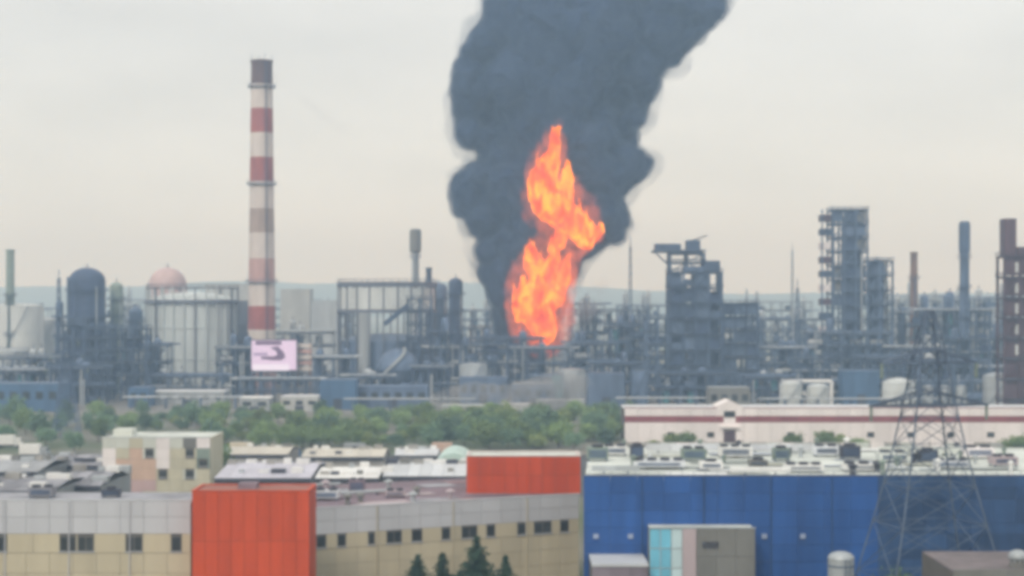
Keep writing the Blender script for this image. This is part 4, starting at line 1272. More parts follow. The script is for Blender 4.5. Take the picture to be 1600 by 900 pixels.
wall_shed('grey_store', 'slate grey workshop below the sphere tank', 558, 668, 622, 604, 12, VESSEL, STEEL2, 9, 6)
wall_shed('dark_block', 'dark grey block between ribbed gasholder and chimney', 352, 398, 770, 470, 16, HOLDERD, STEEL, 5, 0, 'building')
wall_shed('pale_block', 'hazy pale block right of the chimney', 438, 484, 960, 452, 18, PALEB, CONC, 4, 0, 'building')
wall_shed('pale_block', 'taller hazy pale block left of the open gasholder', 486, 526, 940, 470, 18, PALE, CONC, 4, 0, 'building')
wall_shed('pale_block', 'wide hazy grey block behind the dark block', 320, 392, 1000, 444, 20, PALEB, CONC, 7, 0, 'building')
bs = thing('pipe_structure', 'dark pipe frame below the billboard', 'steel frame', (px(440, 655), 655, 0))
frame(bs, -16, 14, -3, 3, [4.5, 9], 7, 1, STEEL2, DECKM, 0.6)
for k in range(4): rod('pipe', bs, random.choice([PALE, VESSEL, STEEL2]), (-19, -2+k*1.3, 9.5), (18, -2+k*1.3, 9.5), 0.45, 10)

# LED billboard with its red sign
bd = 668.0
lbb = thing('led_billboard', 'bright pinkish white LED billboard at the foot of the chimney', 'billboard', (px(428, bd), bd, 0))
bw = px(463, bd) - px(428, bd); zt, zb = pz(532, bd), pz(578, bd)
for sx in (-0.6, 0.6): rod('post', lbb, STEEL, (sx*bw, 0.9, 0), (sx*bw, 0.9, zb), 0.7, 12)
fm = MB(); fm.box(-bw-0.3, bw+0.3, 0.1, 1.6, zb-0.5, zt+0.4); put('casing', fm.mesh(DARKTR), lbb)
box('gantry', lbb, STEEL, -bw-0.3, bw+1.5, -1.2, 0.05, zb-1.0, zb-0.7)
SCR = emit_mat('led screen pinkish white', (0.88, 0.69, 0.90), 0.95)
SCRL = emit_mat('led screen lavender', (0.60, 0.45, 0.68), 0.75)
SCRW = emit_mat('led screen white', (0.96, 0.86, 1.0), 1.0)
SCRD = emit_mat('led screen plum', (0.24, 0.15, 0.25), 0.8)
def sy(y): return pz(y, bd)
def sx_(x): return px(x, bd) - px(428, bd)
box('screen', lbb, SCR, -bw, bw, 0.0, 0.09, zb, zt)
b_ = MB(); b_.box(sx_(395), sx_(452), -0.05, -0.004, sy(579), sy(569)); put('screen_caption', b_.mesh(SCRW), lbb)
b_ = MB(); b_.box(sx_(399), sx_(440), -0.05, -0.004, sy(539), sy(533)); put('screen_bar', b_.mesh(SCRD), lbb)
pts = [(422, 543), (434, 541), (443, 550), (446, 558), (440, 563), (426, 563), (408, 561), (408, 557), (426, 557), (433, 555), (432, 549)]
v = [(sx_(x), -0.05, sy(y)) for x, y in pts] + [(sx_(x), -0.006, sy(y)) for x, y in pts]
n = len(pts)
put('screen_emblem', from_py('emblem', v, [tuple(range(n-1, -1, -1)), tuple(range(n, 2*n))] + [(i, (i+1) % n, n+(i+1) % n, n+i) for i in range(n)], SCRD), lbb)
b_ = MB(); b_.box(sx_(396), sx_(418), -0.05, -0.004, sy(556), sy(551)); put('screen_line', b_.mesh(SCRL), lbb)
rs = thing('lattice_sign', 'faded red lattice sign beside the LED billboard', 'sign', (px(475, 672), 672, 0))
hw = 10*672/F
for s in (-1, 1): rod('post', rs, RUST, (s*hw, 0, 0), (s*hw, 0, pz(536, 672)), 0.35, 8)
for k, y_ in enumerate((540, 549, 558, 567, 576)):
    box('sign_board', rs, CH_P if k % 2 else CH_W, -hw-0.6, hw+0.6, -0.3, -0.36+0.2, pz(y_+3, 672), pz(y_-3, 672))

# ------------------------------------------------------------------ generic process unit: rack, drums, columns, pipes
def unit(label, x, d, wpx, ytop, seed, m=STEEL, ncol=2, colm=VESSEL, depth=8, group='process units', exch=True, cat='process unit', name='process_unit'):
    random.seed(seed)
    t = thing(name, label, cat, (px(x, d), d, 0), 0, group)
    w = wpx*d/F/2; top = pz(ytop, d)
    nl = max(2, int(top/5.5))
    lv_ = [top*(k+1)/nl for k in range(nl)]
    frame(t, -w, w, 0, depth, lv_, max(2, int(w/3.0)), 1, m, DECKM, 0.6)
    for k in range(nl):
        z0 = 0 if k == 0 else lv_[k-1]
        n = max(1, int(w/4))
        for i in range(n):
            if random.random() < 0.8:
                a = -w + 2*w*i/n + 0.8
                L = min(2*w/n-1.2, random.uniform(3.5, 7))
                r = min(1.7, (lv_[k]-z0)*0.3)*random.uniform(0.7, 1.0)
                if random.random() < 0.65:
                    drum(t, a, a+L, depth*random.uniform(0.25, 0.6), z0 + r*1.5+0.05, r, random.choice([VESSEL, VESSELD, PALE, STEEL2, VESSEL]))
                else:
                    rod('upright_drum', t, random.choice([VESSEL, PALE, STEEL2, TEAL]), (a+L/2, depth*0.4, z0+0.02), (a+L/2, depth*0.4, z0+(lv_[k]-z0)*0.8), r*0.9, 14)
    for k in range(ncol):
        xx = random.uniform(-w*0.9, w*0.9)
        vessel(t, xx, depth+3.0+random.uniform(0, 3), 0, top*random.uniform(1.02, 1.25)+1, random.uniform(1.1, 2.0), colm, 16, 'column', 2)
    for k in range(5):
        z = random.choice(lv_)+random.uniform(0.4, 1.0); y_ = random.uniform(0.2, depth*0.9)
        rod('pipe', t, random.choice([PALE, VESSEL, STEEL2, PALE]), (-w-random.uniform(0, 5), y_, z), (w+random.uniform(0, 5), y_, z), random.uniform(0.22, 0.5), 10)
    for k in range(4):
        xx = random.uniform(-w, w)
        rod('riser_pipe', t, random.choice([PALE, VESSEL, STEEL2]), (xx, -0.7, 0), (xx, -0.7, top*random.uniform(0.6, 1.0)), random.uniform(0.2, 0.4), 8)
    return t

# columns right of the open gasholder
column('grey column left of the smoke foot, shorter of two', 686, 760, 442, 26, VESSEL, 4)
column('grey column left of the smoke foot with flat haze around, thicker', 712, 790, 434, 22, VESSELD, 4)
unit('steel unit between open gasholder and the fire', 696, 690, 46, 520, 21, STEEL, 2)
unit('dark unit left of the fire foot with horizontal drums', 756, 676, 74, 540, 22, STEEL, 1)
unit('dark unit directly below the fire', 842, 684, 92, 545, 23, STEEL, 1)
unit('blue grey unit right below the fire', 930, 690, 70, 538, 24, STEEL2, 2)
unit('dark unit between the fire and the overhanging tower', 985, 700, 64, 510, 25, STEEL, 2)
unit('low purple grey unit behind the fire foot', 775, 830, 80, 512, 26, DARKRED, 1, VESSEL)
unit('hazy low unit right of the fire foot', 955, 860, 90, 486, 27, STEEL2, 2, PALE)
wall_shed('furnace_house', 'dark furnace house in front of the burning unit', 718, 792, 640, 590, 12, VESSEL, STEEL2, 7, 5)
wall_shed('furnace_house', 'grey blue switch house right of the furnace house', 800, 866, 636, 600, 12, STEEL2, GREYSH, 6, 4)
wall_shed('blue_store', 'tall blue store before the overhanging tower', 918, 976, 622, 584, 14, VESSEL, STEEL2, 5, 0)
wall_shed('white_shed', 'long white roofed low shed above the green belt', 690, 782, 588, 634, 8, PALEB, MEMB, 8, 0)
wall_shed('white_shed', 'bright white low shed below the fire', 784, 832, 590, 632, 8, WHITE, WHITE, 4, 0)
wall_shed('white_shed', 'lilac grey low shed right of the bright white one', 838, 914, 592, 626, 8, PALE, ROOFPALE, 7, 0)
for x, d, w, yt, m, lab in ((740, 655, 44, 570, PALE, 'small pale tank before the furnace house'), (895, 650, 40, 578, PALE, 'small pale tank below the fire'), (872, 640, 18, 588, TEAL, 'little teal tank below the fire'),
                            (1000, 645, 26, 580, VESSEL, 'slate tank before the overhanging tower')):
    tank('storage_tank', lab, px(x, d), d, w*d/F/2, pz(yt, d), m)

# overhanging tower (stepped top)
ot = thing('stepped_tower', 'dark stepped steel tower with overhanging top platform', 'process tower', (px(1082, 690), 690, 0))
S_ = 690/F
frame(ot, px(1045, 690)-px(1082, 690), px(1124, 690)-px(1082, 690), -8, 8, [6.5*k for k in range(1, 9)], 4, 2, STEEL, DECKM, 0.9)
f2 = ot; OFF[0] = Matrix.Translation((px(1070, 690)-px(1082, 690), 0, 6.5*8+0.02))
frame(f2, -6.5, 7.5, -5, 5, [4.0, 7.8], 2, 1, STEEL, DECKM, 0.9)
box('overhang_deck', f2, DECKM, -13.5, 7, -5.5, 5, 7.9, 8.9)
box('machine_house', f2, STEEL, -12.5, -2, -4.5, 4, 8.92, 11.5)
box('machine_house', f2, STEEL, 0.5, 6, -4, 4, 8.92, 13.0)
bar('brace', f2, STEEL, (-6.5, -5, 2.0), (-12.8, -5, 7.9), 0.6)
bar('crane_jib', f2, STEEL, (2, -2, 12.6), (9, -2, 15.0), 0.5)
OFF[0] = None
for k in range(8):
    for i in range(4):
        if random.random() < 0.85:
            box('cladding_sheet', ot, random.choice([STEEL, STEEL2, VESSELD, VESSEL, STEEL]), -9.3+i*5.25, -5.2+i*5.25, -7.2, -7.0, 6.5*k+0.5, 6.5*k+random.choice([3.4, 5.6, 5.6]))
box('stair_house', ot, STEEL, 4.5, 10.6, -7, 5, 52.02, 56.5)
box('duct_house', ot, STEEL2, -4, 4, -6.5, 3, 52.02, 54.2)
for xx, yy, zt_, r, m in ((-5.5, 0, 50, 3.4, VESSELD), (3.5, 0, 54, 3.8, VESSEL), (9.0, 1, 46, 2.6, VESSELD)):
    vessel(ot, xx, yy, 0, zt_-2, r, m, 22, 'vessel', 0)
sk = thing('stair_structure', 'left wing frame of the stepped tower', 'steel frame', (px(1028, 686), 686, 0))
frame(sk, -5, 3.6, -5, 5, [5.5*k for k in range(1, 7)], 2, 1, STEEL2, DECKM, 0.8)
for k in range(5): drum(sk, -4, 2.8, -1, 1.9+5.5*k, 1.2, random.choice([VESSEL, PALE, VESSELD]))
rw = thing('block_structure', 'blocky clad frame at the right side of the stepped tower', 'steel frame', (px(1152, 692), 692, 0))
frame(rw, -6.6, 7.4, -7, 7, [5.6*k for k in range(1, 8)], 3, 1, STEEL, DECKM, 0.9)
for k in range(7):
    for i in range(3):
        if (k*3+i) % 5 != 2:
            box('cladding_sheet', rw, random.choice([STEEL2, VESSELD, STEEL2, VESSEL]), -6.3+i*4.6, -2.2+i*4.6, -6.4, -6.2, 5.6*k+0.6, 5.6*k+5.0)
wall_shed('pump_house', 'grey brown pump house behind the striped building gate', 1108, 1172, 600, 606, 10, GREYP, GREYSH, 6, 4)

# twin tower
tt = thing('twin_tower', 'tall slab like steel tower with lower shoulder, highest on the right', 'process tower', (px(1318, 740), 740, 0))
TS = 740/F
xl, xr = px(1280, 740)-px(1318, 740), px(1350, 740)-px(1318, 740)
top1 = pz(328, 740)
frame(tt, xl+5, xr, -7, 7, [top1*k/13 for k in range(1, 14)], 3, 1, STEEL2, DECKM, 0.8)
for k in range(13):                                       # clad upper storeys and open lower ones
    z0, z1_ = top1*k/13, top1*(k+1)/13
    for i in range(3):
        wdt = (xr-xl-5)/3
        if random.random() < (0.72 if k >= 6 else 0.3):
            box('cladding_sheet', tt, random.choice([STEEL2, VESSEL, VESSELD, STEEL, GREYP]), xl+5+i*wdt+0.5, xl+5+(i+1)*wdt-0.5, -6.2, -6.0, z0+0.5, z1_-0.9)
    box('stair_landing', tt, WARMW if k % 3 == 1 else DARKRED if k % 3 == 0 else STEEL, xl, xl+4.5, -6, 2, z0+1.0, z0+top1/13*0.62)
vessel(tt, 4, 0, 0, top1-1, 4.6, VESSELD, 24, 'vessel', 0)
rod('overhead_pipe', tt, STEEL, (-2, -7.6, 8), (-2, -7.6, top1-6), 0.6, 10)
rod('overhead_pipe', tt, PALE, (6.5, -7.6, 2), (6.5, -7.6, top1-20), 0.45, 10)
box('stair_post', tt, STEEL, xl-0.2, xl+0.4, -6.6, -6.02, 0, top1)
box('stair_post', tt, STEEL, xl+4.1, xl+4.6, -6.6, -6.02, 0, top1)
sh = thing('shoulder_structure', 'lower shoulder frame joined to the tall slab like tower', 'steel frame', (px(1370, 735), 735, 0))
top2 = pz(407, 735)
frame(sh, -5.2, 5.6, -6, 6, [top2*k/9 for k in range(1, 10)], 2, 1, STEEL2, DECKM, 0.8)
vessel(sh, 0, 0, 0, top2+0.5, 3.6, VESSEL, 22, 'vessel', 0)
vessel(sh, 4, 4, 0, top2-8, 2.0, PALE, 18, 'vessel', 0)
mf = thing('lower_structure', 'open multi deck frame below the tall slab like tower', 'steel frame', (px(1340, 705), 705, 0))
frame(mf, -13, 13, -4, 4, [5.2*k for k in range(1, 6)], 5, 1, STEEL2, DECKM, 0.7)
for k in range(5):
    for i in range(3):
        drum(mf, -12+i*8.4, -6.5+i*8.4, -1, 5.2*k+1.9, 1.2, random.choice([VESSEL, PALE, PALE, STEEL2]))

# right side units
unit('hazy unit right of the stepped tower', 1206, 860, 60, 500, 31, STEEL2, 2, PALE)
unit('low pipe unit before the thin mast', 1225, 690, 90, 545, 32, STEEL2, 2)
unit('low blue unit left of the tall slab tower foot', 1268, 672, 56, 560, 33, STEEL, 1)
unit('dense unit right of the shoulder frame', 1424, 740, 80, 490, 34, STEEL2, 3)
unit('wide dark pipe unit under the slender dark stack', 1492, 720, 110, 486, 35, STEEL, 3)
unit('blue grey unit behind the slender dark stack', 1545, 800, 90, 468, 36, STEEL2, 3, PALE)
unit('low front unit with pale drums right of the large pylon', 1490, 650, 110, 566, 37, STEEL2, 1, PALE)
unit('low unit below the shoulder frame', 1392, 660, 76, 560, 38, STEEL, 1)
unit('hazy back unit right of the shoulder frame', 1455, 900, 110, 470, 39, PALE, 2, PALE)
unit('low unit at the left edge before the pale tank', 45, 665, 100, 560, 40, STEEL2, 2, PALE)
unit('low unit between vessel tower and gasholder', 232, 690, 60, 540, 41, STEEL2, 2)
unit('low unit right of the ribbed gasholder', 366, 690, 54, 545, 42, STEEL, 2)
unit('low unit behind the billboard', 470, 780, 100, 520, 43, PALE, 2, PALE)
unit('unit behind the dark stepped tower', 1130, 800, 120, 500, 44, STEEL2, 2)
wall_shed('blue_store', 'deep blue store below the tall slab like tower', 1318, 1374, 640, 580, 12, BLUESH, STEEL2, 6, 0)
for i, (x, w, yt, m, lab) in enumerate(((1236, 34, 600, TANKW, 'white mint tank behind the striped building, left of a pair'), (1278, 34, 604, TANKW, 'white mint tank behind the striped building, right of a pair'), (1404, 50, 598, TANKW, 'broad white tank left of the large pylon'),
                         (1450, 16, 604, PALE, 'first small grey white tank of the row behind the striped roof'), (1476, 16, 604, PALE, 'second small grey white tank of the row behind the striped roof'), (1502, 16, 604, PALE, 'third small grey white tank of the row behind the striped roof'), (1556, 40, 588, PALE, 'pale tank at the foot of the dark red tower'))):
    tank('storage_tank', lab, px(x, 618), 618, w*618/F/2, pz(yt, 618), m, roof=0.3)
rod_t = thing('pipe_bridge', 'pale bent pipe bridge between the two white tanks', 'pipe', (px(1258, 630), 630, 0))
rod('pipe', rod_t, WHITE, (-9, 0, 9.5), (10, 0, 9.5), 0.7, 12); rod('pipe', rod_t, WHITE, (-9, 0, 0), (-9, 0, 9.5), 0.7, 12); rod('pipe', rod_t, WHITE, (10, 0, 0), (10, 0, 9.5), 0.7, 12)
bar('pipe', rod_t, WHITE, (-9, -0.5, 9.5), (1, -0.5, 4), 0.8)
FAR = [(30, 1010, 90, 484, 'faint far unit behind the lone thin stack'), (150, 980, 80, 478, 'faint far unit behind the vessel tower'), (215, 1060, 70, 470, 'faint far unit behind the pink dome'),
       (455, 1120, 90, 470, 'faint far unit behind the billboard'), (520, 1020, 60, 480, 'faint far unit between the pale blocks and open gasholder'), (735, 1000, 90, 486, 'faint far unit behind the smoke foot'),
       (905, 1040, 80, 476, 'faint far unit right of the flames'), (1005, 1010, 80, 478, 'faint far unit behind the thin mast'), (1215, 1050, 110, 472, 'faint far unit behind the two thin masts'),
       (1265, 980, 60, 500, 'faint far unit left of the tall slab tower'), (1420, 1080, 110, 462, 'faint far unit behind the brownish stack'), (1530, 1040, 110, 466, 'faint far unit behind the slender dark stack')]
for k, (x, d, w, yt, lab) in enumerate(FAR):
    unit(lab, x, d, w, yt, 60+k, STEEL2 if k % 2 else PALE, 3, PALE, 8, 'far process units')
NEAR = [(20, 640, 84, 580, STEEL, 'low blue pipe unit left edge behind the blue shed'), (120, 640, 80, 575, STEEL, 'low unit at the foot of the vessel tower'), (150, 760, 110, 520, STEEL, 'mid high unit behind the vessel tower'),
        (290, 668, 110, 588, STEEL2, 'low unit hugging the ribbed gasholder'), (392, 740, 60, 560, STEEL, 'low unit around the chimney foot'), (520, 690, 60, 560, STEEL2, 'low unit before the open gasholder, left side'),
        (580, 655, 60, 590, STEEL, 'low dark unit before the open gasholder, middle'), (672, 655, 56, 575, STEEL, 'low dark unit right of the sphere tank'), (800, 720, 90, 530, STEEL, 'dark unit right under the flame foot'),
        (880, 655, 90, 590, STEEL2, 'low unit before the flame foot, right side'), (960, 655, 60, 570, STEEL, 'low dark unit left of the stepped tower'), (1085, 650, 110, 585, STEEL, 'low dark unit at the stepped tower foot'),
        (1200, 650, 70, 590, STEEL, 'low dark unit right of the stepped tower foot'), (1290, 720, 60, 520, STEEL2, 'mid high unit left of the lower open frame'), (1300, 650, 60, 600, STEEL, 'low unit beside the deep blue store'),
        (1440, 690, 80, 545, STEEL, 'mid low unit behind the large pylon'), (1530, 690, 90, 530, STEEL, 'mid low unit before the dark red tower'), (1575, 660, 70, 575, STEEL2, 'low unit at the dark red tower foot')]
for k, (x, d, w, yt, m, lab) in enumerate(NEAR):
    unit(lab, x, d, w, yt, 90+k, m, 2, VESSEL if k % 3 else PALE, 7, 'low process units')
# dark red tower at the right edge
dt = thing('dark_red_tower', 'dark purple red tower with pale hatches at the right edge', 'process tower', (px(1586, 560), 560, 0))
DS = 560/F
dtop = pz(400, 560)
frame(dt, -22*DS, 26*DS, -4, 4, [dtop*k/8 for k in range(1, 9)], 2, 1, DARKRED, DECKM, 0.8)
for k in range(8):
    for i in range(2):
        box('cladding_sheet', dt, DARKRED, (-21+24*i)*DS, (1+24*i)*DS, -3.5, -3.3, dtop*k/8+0.3, dtop*(k+1)/8-0.7)
    if k >= 3: box('hatch', dt, TANKW, -1.0, 1.0, -3.7, -3.51, dtop*k/8+1.2, dtop*(k+1)/8-2.2)
box('head_house', dt, DARKRED, -20*DS, -2*DS, -3, 3, dtop+0.01, pz(342, 560))
box('head_house', dt, DARKRED, 0, 24*DS, -3, 3, dtop+0.01, dtop+3)

# pipe racks on the ground line along the whole plant
for i, (x, d, w, lab) in enumerate(((300, 618, 190, 'low pipe rack before the ribbed gasholder'), (640, 606, 180, 'low pipe rack before the sphere tank'), (1060, 612, 170, 'low pipe rack before the stepped tower'), (1330, 606, 260, 'low pipe rack behind the striped building'))):
    t = thing('pipe_rack', lab, 'pipe rack', (px(x, d), d, 0), 0, 'low pipe racks')
    hw = w*d/F/2; n = int(hw/3)
    for k in range(n+1):
        xx = -hw + 2*hw*k/n
        for yy in (-1.5, 1.5): box('post', t, STEEL2, xx-0.2, xx+0.2, yy-0.2, yy+0.2, 0, 4.0)
        box('beam', t, STEEL2, xx-0.2, xx+0.2, -1.3, 1.3, 3.6, 4.0)
    for k in range(5): rod('pipe', t, [PALE, STEEL2, VESSEL, PALE, WHITE][k], (-hw-3, -1.2+k*0.6, 4.32), (hw+3, -1.2+k*0.6, 4.32), 0.26, 10)

# ------------------------------------------------------------------ smoke and fire
SMD = 790.0
OUTL = [(-60, 840, 1165), (-30, 815, 1145), (0, 798, 1128), (25, 765, 1116), (50, 734, 1104), (75, 722, 1068), (100, 715, 1040), (150, 711, 1022), (200, 716, 996), (228, 736, 1000), (248, 764, 1014), (264, 768, 1018), (276, 732, 1004),
        (294, 700, 980), (314, 700, 968), (336, 728, 988), (360, 738, 976), (375, 744, 934), (400, 748, 915), (430, 752, 898), (470, 758, 884), (510, 775, 872), (545, 800, 868)]
def edges_at(y):
    for (ya, la, ra), (yb, lb2, rb2) in zip(OUTL, OUTL[1:]):
        if ya <= y <= yb:
            t = (y-ya)/(yb-ya); return la+(lb2-la)*t, ra+(rb2-ra)*t
    return OUTL[-1][1:]
def plume():
    random.seed(3)
    sp = SMD / F
    bm = bmesh.new()
    blobs = []
    y = -58.0
    while y < 540:
        l, r = edges_at(y)
        half = (r-l)/2
        for side in (0, 1):
            rad = random.uniform(13, 22) if y < 380 else random.uniform(10, 15)
            rad = min(rad, half*0.8)
            x = l+rad*0.95 if side == 0 else r-rad*0.95
            for k in range(2): blobs.append((x + (random.uniform(0, 14) if side == 0 else -random.uniform(0, 14)), y, random.uniform(-0.45, 0.45)*half, rad))
        for k in range(4):
            rad = min(half*0.55, random.uniform(22, 46))
            x = random.uniform(l+rad, r-rad) if r-l > 2*rad else (l+r)/2
            u = (x-(l+r)/2)/half
            dz = math.sqrt(max(0, 1-u*u))*half*0.62
            blobs.append((x, y, random.choice([-1, 1, random.uniform(-1, 1)])*max(0, dz-rad*0.5), rad))
        blobs.append(((l+r)/2, y, 0, half*0.66))
        y += 8.5
    for x, y_, dz, rad in blobs:
        rr = rad*sp*1.0
        bmesh.ops.create_icosphere(bm, subdivisions=2, radius=rr, matrix=Matrix.Translation((px(x, SMD), SMD + dz*sp, pz(y_, SMD))))
    me = bpy.data.meshes.new('blobs'); bm.to_mesh(me); bm.free()
    ob = bpy.data.objects.new('blobs', me); COL.objects.link(ob)
    md = ob.modifiers.new('r', 'REMESH'); md.mode = 'VOXEL'; md.voxel_size = 0.9
    dg = bpy.context.evaluated_depsgraph_get()
    out = bpy.data.meshes.new_from_object(ob.evaluated_get(dg))
    bpy.data.objects.remove(ob)
    return out
def billow(me, amp, off, small=1.0):
    nrm = [v.normal.copy() for v in me.vertices]
    for v, n_ in zip(me.vertices, nrm):
        p = v.co
        a = noise.fractal(p*0.06, 1.0, 2.0, 2)
        b = 1 - 2*abs(noise.noise(p*0.16)); c = 1 - 2*abs(noise.noise(p*0.36+Vector((7, 0, 0)))); d = 1 - 2*abs(noise.noise(p*0.8))
        v.co = p + n_*(off + amp*(1.6*a + 1.0*b + 0.5*c*small + 0.12*d*small))
    me.update()
def rewrap(me, voxel):
    """close up self-crossings and keep only the one large body"""
    ob = bpy.data.objects.new('wrap', me); COL.objects.link(ob)
    md = ob.modifiers.new('r', 'REMESH'); md.mode = 'VOXEL'; md.voxel_size = voxel
    out = bpy.data.meshes.new_from_object(ob.evaluated_get(bpy.context.evaluated_depsgraph_get()))
    bpy.data.objects.remove(ob)
    bm = bmesh.new(); bm.from_mesh(out); bm.verts.ensure_lookup_table()
    seen = [False]*len(bm.verts); best = []
    for v0 in bm.verts:
        if seen[v0.index]: continue
        seen[v0.index] = True; todo = [v0]; grp = []
        while todo:
            v = todo.pop(); grp.append(v)
            for e_ in v.link_edges:
                w = e_.other_vert(v)
                if not seen[w.index]: seen[w.index] = True; todo.append(w)
        if len(grp) > len(best): best = grp
    keep = set(best)
    bmesh.ops.delete(bm, geom=[v for v in bm.verts if v not in keep], context='VERTS')
    bmesh.ops.smooth_vert(bm, verts=bm.verts[:], factor=0.5, use_axis_x=True, use_axis_y=True, use_axis_z=True)
    bm.to_mesh(out); bm.free()
    out.polygons.foreach_set('use_smooth', [True]*len(out.polygons)); out.update()
    return out
def swell(me, base, amp, f):
    nr = [v.normal.copy() for v in me.vertices]
    for v, n_ in zip(me.vertices, nr):
        v.co = v.co + n_*(base + amp*max(0.0, noise.fractal(v.co*f, 1.0, 2.0, 3) + 0.25))
    me.update()
    return me
core = plume()
core.polygons.foreach_set('use_smooth', [True]*len(core.polygons))
billow(core, 2.2, -2.2)
core = rewrap(core, 0.9)
veil_in = rewrap(swell(core.copy(), 1.5, 1.2, 0.09), 1.0)
veil = rewrap(swell(core.copy(), 2.6, 5.5, 0.05), 1.2)
sm = mat('soot smoke', (0.003, 0.012, 0.045), 1.0, 0, 0.35, 0.028, 1, 0, col2=(0.055, 0.085, 0.165), spec=0.0)  # thin and dense soot tones; their contrast also paints in billow shading
core.materials.clear(); core.materials.append(sm)
pl = thing('smoke_plume', 'thick dark blue grey smoke column rising from the fire', 'smoke', (px(830, SMD), SMD, 0))
MI = Matrix.Translation((-px(830, SMD), -SMD, 0))
put('billows', core, pl, MI)
def vol_mat(name, col, dens, scale, lo, hi, emis=None, estr=0.0, aniso=0.0):
    m = bpy.data.materials.new(name); m.use_nodes = True
    n = m.node_tree.nodes; l = m.node_tree.links
    n.remove(n['Principled BSDF'])
    p = n.new('ShaderNodeVolumePrincipled')
    p.inputs['Color'].default_value = (*col, 1)
    p.inputs['Anisotropy'].default_value = aniso
    p.inputs['Density'].default_value = dens
    if scale:
        g = n.new('ShaderNodeNewGeometry'); t = n.new('ShaderNodeTexNoise')
        t.inputs['Scale'].default_value = scale; t.inputs['Detail'].default_value = 3
        l.new(g.outputs['Position'], t.inputs['Vector'])
        r = n.new('ShaderNodeMapRange'); r.inputs['From Min'].default_value = lo; r.inputs['From Max'].default_value = hi
        r.inputs['To Max'].default_value = dens
        l.new(t.outputs['Fac'], r.inputs['Value']); l.new(r.outputs['Result'], p.inputs['Density'])
        if emis:
            r2 = n.new('ShaderNodeMapRange'); r2.inputs['From Min'].default_value = lo; r2.inputs['From Max'].default_value = hi
            r2.inputs['To Max'].default_value = estr
            l.new(t.outputs['Fac'], r2.inputs['Value']); l.new(r2.outputs['Result'], p.inputs['Emission Strength'])
    if emis: p.inputs['Emission Color'].default_value = (*emis, 1)
    l.new(p.outputs[0], n['Material Output'].inputs['Volume'])
    return m
for me_, nm, args in ((veil_in, 'inner_veil', ((0.10, 0.145, 0.24), 0.20, 0.12, 0.25, 0.55)), (veil, 'outer_veil', ((0.13, 0.18, 0.28), 0.040, 0.09, 0.36, 0.68))):
    me_.materials.clear(); me_.materials.append(vol_mat('smoke '+nm, *args)); put(nm, me_, pl, MI)
# fire: tongues traced as rows of blobs, in front of the smoke
def fire_mat(name, lo, hi, s):
    m = bpy.data.materials.new(name); m.use_nodes = True
    n = m.node_tree.nodes; l = m.node_tree.links
    n.remove(n['Principled BSDF'])
    g = n.new('ShaderNodeNewGeometry')
    mp_ = n.new('ShaderNodeMapping'); mp_.inputs['Scale'].default_value = (1, 1, 0.55)
    l.new(g.outputs['Position'], mp_.inputs['Vector'])
    t = n.new('ShaderNodeTexNoise'); t.inputs['Scale'].default_value = s; t.inputs['Detail'].default_value = 5; t.inputs['Distortion'].default_value = 0.6
    l.new(mp_.outputs['Vector'], t.inputs['Vector'])
    r = n.new('ShaderNodeValToRGB')
    r.color_ramp.elements[0].position = 0.30; r.color_ramp.elements[0].color = (*lo, 1)
    r.color_ramp.elements[1].position = 0.66; r.color_ramp.elements[1].color = (*hi, 1)
    e_ = r.color_ramp.elements.new(0.48); e_.color = (1.25, 0.20, 0.0, 1)
    l.new(t.outputs['Fac'], r.inputs['Fac'])
    em = n.new('ShaderNodeEmission'); em.inputs['Strength'].default_value = 1.0
    l.new(r.outputs['Color'], em.inputs['Color'])
    l.new(em.outputs[0], n['Material Output'].inputs['Surface'])
    return m
FIRE = fire_mat('flame', (0.80, 0.04, 0.0), (2.1, 0.66, 0.0), 0.2)
def tongue(name, parent, path, dy, m, voxel=0.6, amp=0.9, seed=0, shrink=0.0):
    """path: (x, y, half width px)"""
    random.seed(seed)
    sp_ = SMD/F
    bm = bmesh.new()
    for (xa, ya, wa), (xb, yb, wb) in zip(path, path[1:]):
        n_ = max(2, int(abs(yb-ya)/4)+1)
        for i in range(n_+1):
            t = i/n_
            x, y_, w = xa+(xb-xa)*t, ya+(yb-ya)*t, max(1.6, wa+(wb-wa)*t)
            d = SMD - 24 + dy - max(0, 420 - y_)*0.10
            bmesh.ops.create_icosphere(bm, subdivisions=2, radius=w*sp_, matrix=Matrix.Translation((px(x, d)+random.uniform(-.3, .3), d+random.uniform(-.3, .3)*w*sp_, pz(y_, d))) @ Matrix.Diagonal((1, 0.8, 1.1, 1)))
    me = bpy.data.meshes.new('f'); bm.to_mesh(me); bm.free()
    ob = bpy.data.objects.new('f', me); COL.objects.link(ob)
    md = ob.modifiers.new('r', 'REMESH'); md.mode = 'VOXEL'; md.voxel_size = voxel
    dg = bpy.context.evaluated_depsgraph_get()
    out = bpy.data.meshes.new_from_object(ob.evaluated_get(dg)); bpy.data.objects.remove(ob)
    nr = [v.normal.copy() for v in out.vertices]
    for v, nn in zip(out.vertices, nr):
        p = Vector((v.co.x, v.co.y, v.co.z*0.5))
        a = noise.noise(p*0.22) + 0.6*noise.noise(p*0.5)
        v.co += nn*(amp*a*1.1 - shrink) + Vector((noise.noise(p*0.15+Vector((3, 3, 3)))*1.8, 0, max(0, noise.noise(Vector((p.x*0.55, p.y*0.55, p.z*0.2))+Vector((9, 1, 1))))*6.0))
    out.materials.append(m)
    out.polygons.foreach_set('use_smooth', [True]*len(out.polygons))
    out.update()
    return out
fi = thing('fire', 'tall orange flames leaping in front of the smoke', 'fire', (px(848, SMD-24), SMD-24, 0))
MF = Matrix.Translation((-px(848, SMD-24), -(SMD-24), 0))
